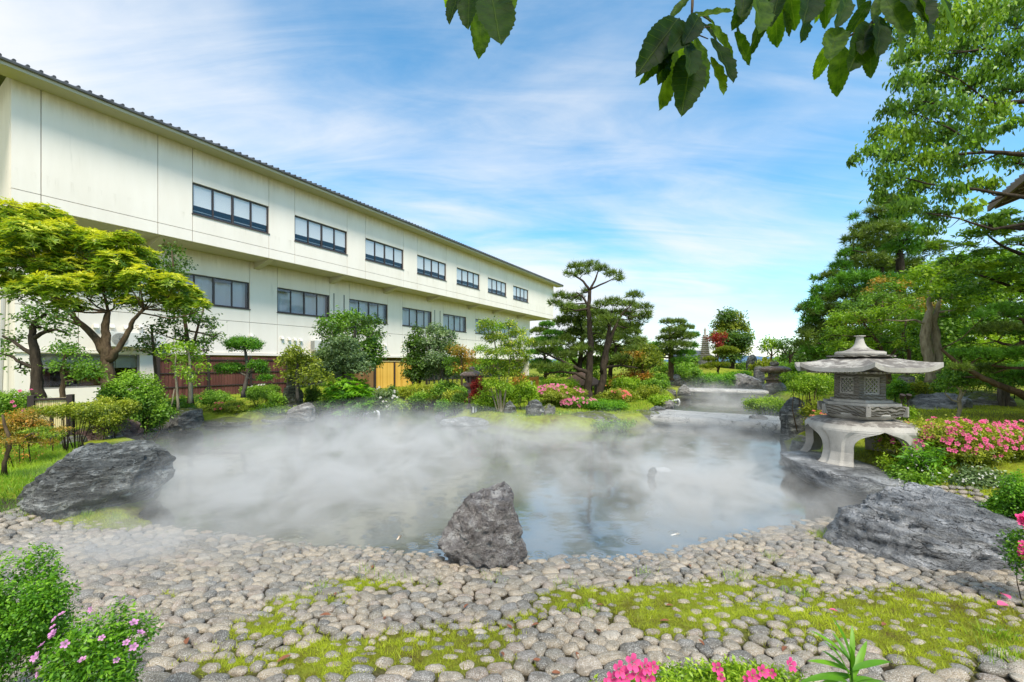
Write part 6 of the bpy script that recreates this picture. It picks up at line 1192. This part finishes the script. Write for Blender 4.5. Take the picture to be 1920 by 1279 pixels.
# ---------------------------------------------------------------- things in the pond
mk = M('koi_white', (.80,.76,.68), .4); mk2 = M('koi_pale_orange', (.80,.62,.45), .4)
def koi(lab, px, py, dx, dy, Ln, mat):
    g = G(px, py, 0); g2 = G(px+dx, py+dy, 0); a = math.atan2(g2[1]-g[1], g2[0]-g[0]); t = T('koi', lab, 'fish', (g[0], g[1], -.012), a)
    V = []; n = 15; k = 10
    for i in range(n):
        u = i/(n-1); x = (.5-u)*Ln; w_ = Ln*.105*max(.02, math.sin(math.pi*min(1, (u*.9+.06)))**.6*(1-.72*u)); bend = .035*Ln*math.sin(u*3.6)
        for j in range(k): b_ = 2*math.pi*j/k; V.append((x, bend+w_*math.cos(b_)*(.9), w_*1.05*math.sin(b_)-.0))
    Fc = [(i*k+j, i*k+(j+1) % k, (i+1)*k+(j+1) % k, (i+1)*k+j) for i in range(n-1) for j in range(k)]+[tuple(range(k)), tuple(range((n-1)*k, n*k))[::-1]]
    link('body', npmesh('body', np.array(V), Fc, mat, True), t); e = .035*Ln*math.sin(3.6)
    MB().add([(-.48*Ln, e, .004), (-.66*Ln, e+.10*Ln, .02), (-.60*Ln, e, .0), (-.66*Ln, e-.08*Ln, -.02)], [(0,1,2),(0,2,3),(2,1,0),(3,2,0)]).build('tail_fin', mat, t)
    for s in (-1, 1): MB().add([(.22*Ln, s*.09*Ln, 0), (.14*Ln, s*.20*Ln, -.005), (.08*Ln, s*.18*Ln, -.006), (.14*Ln, s*.09*Ln, 0)], [(0,1,2,3)]).build('pectoral_fin', mat, t)
    MB().add([(.15*Ln, .01, .08*Ln), (.05*Ln, .02, .14*Ln), (-.12*Ln, .03, .05*Ln), (.0, .02, .04*Ln)], [(0,1,2,3)]).build('dorsal_fin', mat, t)
koi('white and pale orange koi near the surface left of the lone grey boulder', 747, 1006, -10, 20, .20, mk2)
koi('pure white koi gliding in the misty water right of the lone grey boulder', 1268, 1000, -30, 10, .21, mk)
mpipe = M('pipe_grey', (.10,.11,.11), .4); mwp = M('pipe_white', (.75,.76,.76), .5)
mfoam = M('foam_white', (.62,.65,.67), .4)
p = G(1221, 898); t = T('water_outlet', 'grey elbow pipe rising from the middle of the pond beside bubbling foam', 'pipe', p)
m = MB(); m.tube([(0, 0, -.3), (0, 0, .06), (.008, 0, .095), (.03, 0, .118), (.062, 0, .122)], [.050, .050, .054, .054, .050], 16); m.lathe([(.052, .04), (.058, .044), (.058, .06), (.052, .064)], 16, closed=False); m.build('elbow_pipe', mpipe, t, True)
def foam(lab, px, py, rx, ry, hgt=.03, seed=0, name='foam_patch'):
    g = G(px, py); V, Fc = ico(4); V = V.copy(); s = np.array((rx/F*g[1], ry/(py-HY)*g[1], hgt)); V[:, 2] = np.clip(V[:, 2], -.3, 1); V = V*s*(1+.5*(fbm(V*2.6+seed, 4)-.5)[:, None]*2); V[:, 2] *= fbm(V*40, 2)*1.6
    tag(link(name, npmesh(name, V, Fc, mfoam, True), None, g), lab, 'foam')
foam('white bubbling foam beside the grey elbow pipe', 1240, 881, 15, 4, .02)
p = G(700, 774); p = W(706, 774, 13.2); p[2] = 0
t = T('water_spout', 'small curved spout pouring a long white jet onto the pond by the left bank', 'pipe', p)
MB().tube([(.06, 0, -.3), (.07, 0, .04), (.05, 0, .11), (0, 0, .12), (-.03, 0, .10)], [.045, .045, .045, .042, .04], 10).build('elbow_pipe', mwp, t, True)
m = MB(); m.tube([(-.03, 0, .10), (-.15, -.02, .09), (-.30, -.04, .05), (-.45, -.05, .012), (-.7, -.08, .0), (-1.0, -.10, -.005)], [.035, .03, .028, .03, .04, .02], 8); m.build('water_jet', mfoam, t, True)
p = W(1271, 744, 17.5); p[2] = 0; t = T('water_spout', 'second small spout with a thin white jet left of the far bridge', 'pipe', p)
MB().tube([(.05, 0, -.3), (.05, 0, .05), (.02, 0, .11), (-.04, 0, .11)], .05, 10).build('elbow_pipe', mwp, t, True); MB().tube([(-.03, 0, .10), (-.25, 0, .07), (-.5, 0, .02), (-.65, 0, .0)], [.035, .025, .025, .02], 8).build('water_jet', mfoam, t, True)
p = G(341, 803); t = T('standpipe', 'short white capped pipe standing in the water near the left bank', 'pipe', p); MB().tube([(0, 0, -.4), (0, 0, .17)], .045, 14).build('pipe', mwp, t, True); MB().lathe([(.052, .12), (.052, .175), (.048, .18)], 16).build('cap', mwp, t)
# branch lying in water below the big left boulder
p = G(255, 975); m = MB(); m.tube([(-.05, 0, -.02), (.03, .01, .03), (.07, 0, .035), (.09, -.01, -.01)], [.006, .006, .005, .004], 5); tag(m.build('fallen_twig', BK['dark'], None, True, loc=p), 'small arched dead twig at the water under the large dark boulder', 'twig')
# garden lamps
mlamp = M('lamp_paper_white', (.78,.78,.74), .6)
def lamp(lab, px, py, Y, h_=.16):
    b = W(px, py, Y); b[2] = g1(b[0], b[1]); t = T('garden_lamp', lab, 'garden lamp', b, random.uniform(0, .6), 'white garden lamps round the pond'); w_ = .075
    top = max(h_, W(px, py, Y)[2]-b[2]+.16); z0 = top-.17
    for x in (-w_, w_):
        for y in (-w_, w_): MB().box(x-.008, x+.008, y-.008, y+.008, -.05, z0+.15).build('leg', mdk, t)
    MB().add([(-.068, -.068, z0), (.068, -.068, z0), (.068, .068, z0), (-.068, .068, z0), (-.055, -.055, z0+.16), (.055, -.055, z0+.16), (.055, .055, z0+.16), (-.055, .055, z0+.16)], [(0,3,2,1),(4,5,6,7),(0,1,5,4),(1,2,6,5),(2,3,7,6),(3,0,4,7)]).build('lamp_shade', mlamp, t)
    MB().box(-.012, .012, -.082, -.072, z0, z0+.17).build('bar', mdk, t)
lamp('small white box lamp on the left bank above the reddish boulder', 240, 784, 9.6); lamp('small white box lamp among the azaleas on the left bank', 494, 770, 12.0); lamp('small white box lamp on the island left of the yellow maple', 889, 774, 11.9); lamp('small white box lamp at the foot of the yellow maple stems', 946, 777, 11.7)
# leaning stake
a, b = W(315, 782, 9.2), W(327, 729, 9.3); m = MB(); m.tube([a-a, (b-a)*.5+np.array((.02, 0, 0)), b-a], [.018, .016, .010], 6); tag(m.build('leaning_stake', BK['pale'], None, True, loc=a), 'pale leaning stake stuck in the left bank before the blocky grey rock', 'stake')
# orange timber lamp post
b = on(1000, 742, .4); Yo = 15.5; b = W(1000, 735, Yo); b[2] = g1(b[0], b[1]); k = Yo/F; t = T('timber_lamp_post', 'orange timber post with a bracket box between the yellow maple and the tall pine', 'lamp post', b, .3)
mo_ = M('orange_timber', (.55,.22,.05), .6); zt = W(0, 706, Yo)[2]-b[2]
MB().bbox(.10, .20, -.05, .05, -.1, zt).build('post', mo_, t); MB().bbox(-.14, .098, -.05, .05, zt-.13, zt-.02).build('arm', mo_, t); MB().bbox(-.14, -.04, -.045, .045, zt-.42, zt-.131).build('lamp_box', mo_, t); MB().box(-.125, -.055, -.05, -.046, zt-.38, zt-.18).build('pane', mlamp, t)
# wooden sign by the thicket, black spotlights by the lantern, grey posts, wire
b = W(95, 785, 6.9); t = T('small_sign', 'small dark wooden board in the thicket before the bamboo screen', 'sign', (b[0], b[1], g1(b[0], b[1]))); z = W(95, 776, 6.9)[2]-t.loc[2]
MB().bbox(-.10, .10, -.02, .0, z-.05, z+.06).build('board', M('sign_board', (.12,.05,.03), .6), t); MB().box(-.02, .02, .001, .03, -.1, z-.02).build('post', mdk, t)
for px, lab in ((1690, 'small black garden spotlight behind the lantern platform, left of the pair'), (1702, 'small black garden spotlight behind the lantern platform, right of the pair')):
    b = W(px, 748, 6.6); gq = g1(b[0], b[1]); t = T('spotlight', lab, 'spotlight', (b[0], b[1], gq), .3, 'black spotlights behind the lantern'); h_ = b[2]-gq
    MB().tube([(0, 0, -.05), (0, 0, h_)], .008, 6).build('stake', mdk, t); MB().tube([(.0, .0, h_), (-.02, -.03, h_+.07)], [.024, .036], 12).build('lamp_head', mdk, t)
for px, h0, lab in ((1877, 728, 'short grey weathered post behind the long low boulder, left one'), (1886, 730, 'short grey weathered post behind the long low boulder, right one')):
    b = W(px, 744, 9.3); m = MB().bbox(-.045, .045, -.045, .045, 0, W(px, h0, 9.3)[2]-b[2]+.25, .01); tag(m.build('grey_post', BK['grey'], None, loc=(b[0], b[1], b[2]-.25)), lab, 'post')
# dark hut roof behind the pine, small grey roof at the far left of the pagoda
t = T('thatched_hut', 'little dark thatched roof half hidden behind the pink azaleas under the pine', 'hut', (W(1090, 735, 17.2)[0], 17.2, .45)); k = 17.2/F
MB().lathe([(.95, (735-722)*k-.0), (.98, (735-719)*k), (.5, (735-706)*k), (.05, (735-697)*k)], 4).build('roof', M('thatch', (.16,.10,.07), .95), t); 
for x in (-.5, .5):
    for y in (-.45, .45): MB().box(x-.04, x+.04, y-.04, y+.04, -.2, .34).build('post', mdk, t)
t = T('distant_house', 'low distant house roof on the skyline left of the pagoda', 'house', W(1300, 690, 44)); k = 44/F
MB().add([(-2.5, -1.5, 1.0), (2.0, -1.5, 1.0), (2.0, 1.5, 1.0), (-2.5, 1.5, 1.0), (-1.6, 0, 1.9), (1.1, 0, 1.9)], [(0,1,5,4),(1,2,5),(2,3,4,5),(3,0,4),(0,3,2,1)]).build('roof', mtile, t); MB().box(-2.1, 1.6, -1.1, 1.1, -1.5, .995).build('wall', M('far_house_wall', (.3,.2,.15), .9), t)
# distant tree belt closing the view
for i, (px, py, rx, ry, Y, lab) in enumerate(((1180,668,60,18,40,'far low tree belt behind the tall pine'),(1310,678,30,10,42,'far low trees between the pine and the pagoda'),(1215,650,22,10,38,'pale green distant tree right of the tall pine'),(1480,676,40,8,48,'low distant tree line under the dark twiggy tree'),(1080,690,50,22,34,'distant hedge trees at the end of the hotel wing'),(1560,672,80,30,30,'dark background trees behind the tall conifer'),(1700,660,90,50,26,'shaded background trees behind the light green maple'),(1860,690,110,40,24,'shaded background trees at the far right edge'))):
    SH('background_trees', lab, px, py, rx, ry, Y, 'dark' if i > 4 else 'mid', .0075*Y, 2.0, lobes=14, cat='trees', deep=.4, young=.2)
print('TRIS', TRI[0])

# ---------------------------------------------------------------- steam over the water
SB_ = [ # px, py on the water, half width px, half length (m), height m, strength
 (560,930,300,1.6,.62,1.25),(430,985,240,.8,.42,1.1),(700,860,330,2.6,.75,1.0),(330,900,150,1.2,.5,.9),(900,850,170,1.8,.55,.6),(620,990,200,.55,.32,.8),
 (1010,830,160,1.6,.55,.65),(1180,835,120,1.6,.55,.60),(1300,812,130,1.3,.5,.65),(1380,765,90,2.2,.8,.42),(1440,812,70,1.0,.6,.55),(1450,930,140,.9,.36,.8),(1260,910,340,2.0,.34,1.35),(1150,1010,230,.7,.22,.7),(1350,870,240,1.6,.42,.80),(1400,985,200,.6,.34,.85),(1100,950,160,.8,.28,.55),(1180,890,140,1.2,.45,.65),
 (260,1045,260,.65,.32,1.7),(120,1130,170,.4,.24,1.1),(330,1160,240,.36,.22,.9),(520,1080,200,.3,.2,.45),(1500,1010,160,.4,.22,.45),(1620,1090,180,.34,.2,.6),(1800,1145,140,.3,.18,.65),(1340,745,70,3.,.8,.40)]
SB_ = [(*G(px, py)[:2], rx/F*G(px, py)[1], sy_, h_, k) for px, py, rx, sy_, h_, k in SB_]
xs = np.linspace(-9, 10, 150); ys = np.linspace(1.9, 23, 140); X, Y = np.meshgrid(xs, ys); E = 0*X; Hh = 0*X
for x, y, sx_, sy_, h_, k in SB_:
    e = np.exp(-((X-x)/sx_)**2-((Y-y)/sy_)**2); E = np.maximum(E, e); Hh = np.maximum(Hh, h_*e**.5)
inside = E > .05; zt = np.maximum(Hh*1.45, .05)
kq = inside; idx = np.arange(X.size).reshape(X.shape); Fq = np.stack([idx[:-1, :-1], idx[:-1, 1:], idx[1:, 1:], idx[1:, :-1]], -1).reshape(-1, 4); Fq = Fq[kq.ravel()[Fq].all(1)]
N_ = X.size; Vt = np.c_[X.ravel(), Y.ravel(), zt.ravel()]; Vb = np.c_[X.ravel(), Y.ravel(), np.full(N_, -.02)]
ed = {}; 
for f in Fq.tolist():
    for i in range(4):
        a, b = f[i], f[(i+1) % 4]
        if (b, a) in ed: del ed[(b, a)]
        else: ed[(a, b)] = 1
side = np.array([(b, a, a+N_, b+N_) for a, b in ed]); allF = np.concatenate([Fq, Fq[:, ::-1]+N_, side]); Vv = np.concatenate([Vt, Vb])
used, inv = np.unique(allF, return_inverse=True); Vv = Vv[used]; allF = inv.reshape(allF.shape)
ms_ = bpy.data.materials.new('steam_vapour'); ms_.use_nodes = True; nt = ms_.node_tree; nt.nodes.remove(nt.nodes['Principled BSDF'])
pv = nd(nt, 'ShaderNodeVolumePrincipled', inp={'Color': (.82, .815, .80, 1), 'Anisotropy': .0}); nt.links.new(pv.outputs[0], nt.nodes['Material Output'].inputs['Volume'])
tcs = nt.nodes.new('ShaderNodeTexCoord'); vecs = tcs.outputs['Object']; ss = nt.nodes.new('ShaderNodeSeparateXYZ'); nt.links.new(vecs, ss.inputs[0])
tot = None
for x, y, sx_, sy_, h_, k in SB_:
    a = mth(nt, 'MULTIPLY', mth(nt, 'SUBTRACT', ss.outputs[0], x), 1/sx_); b_ = mth(nt, 'MULTIPLY', mth(nt, 'SUBTRACT', ss.outputs[1], y), 1/sy_); c_ = mth(nt, 'MULTIPLY', ss.outputs[2], 1/h_)
    s_ = mth(nt, 'ADD', mth(nt, 'MULTIPLY', a, a), mth(nt, 'ADD', mth(nt, 'MULTIPLY', b_, b_), mth(nt, 'MULTIPLY', c_, c_)))
    e = mth(nt, 'MULTIPLY', mth(nt, 'EXPONENT', mth(nt, 'MULTIPLY', s_, -1.6)), k); tot = e if tot is None else mth(nt, 'MAXIMUM', tot, e)
ns_ = nd(nt, 'ShaderNodeTexNoise', inp={'Scale': 1.25, 'Detail': 5, 'Roughness': .58, 'Distortion': 1.1}); mps = nd(nt, 'ShaderNodeMapping', inp={'Scale': (1, 1, 1.7)}); nt.links.new(vecs, mps.inputs[0]); nt.links.new(mps.outputs[0], ns_.inputs['Vector'])
dn = mth(nt, 'MULTIPLY', tot, maprange(nt, ns_.outputs[0], .38, .66, .14, 2.0)); dn = mth(nt, 'MULTIPLY', mth(nt, 'MAXIMUM', mth(nt, 'SUBTRACT', dn, .02), 0), STEAM)
nt.links.new(dn, pv.inputs['Density'])
stm = link('steam', npmesh('steam', Vv, allF, ms_)); tag(stm, kind='stuff')
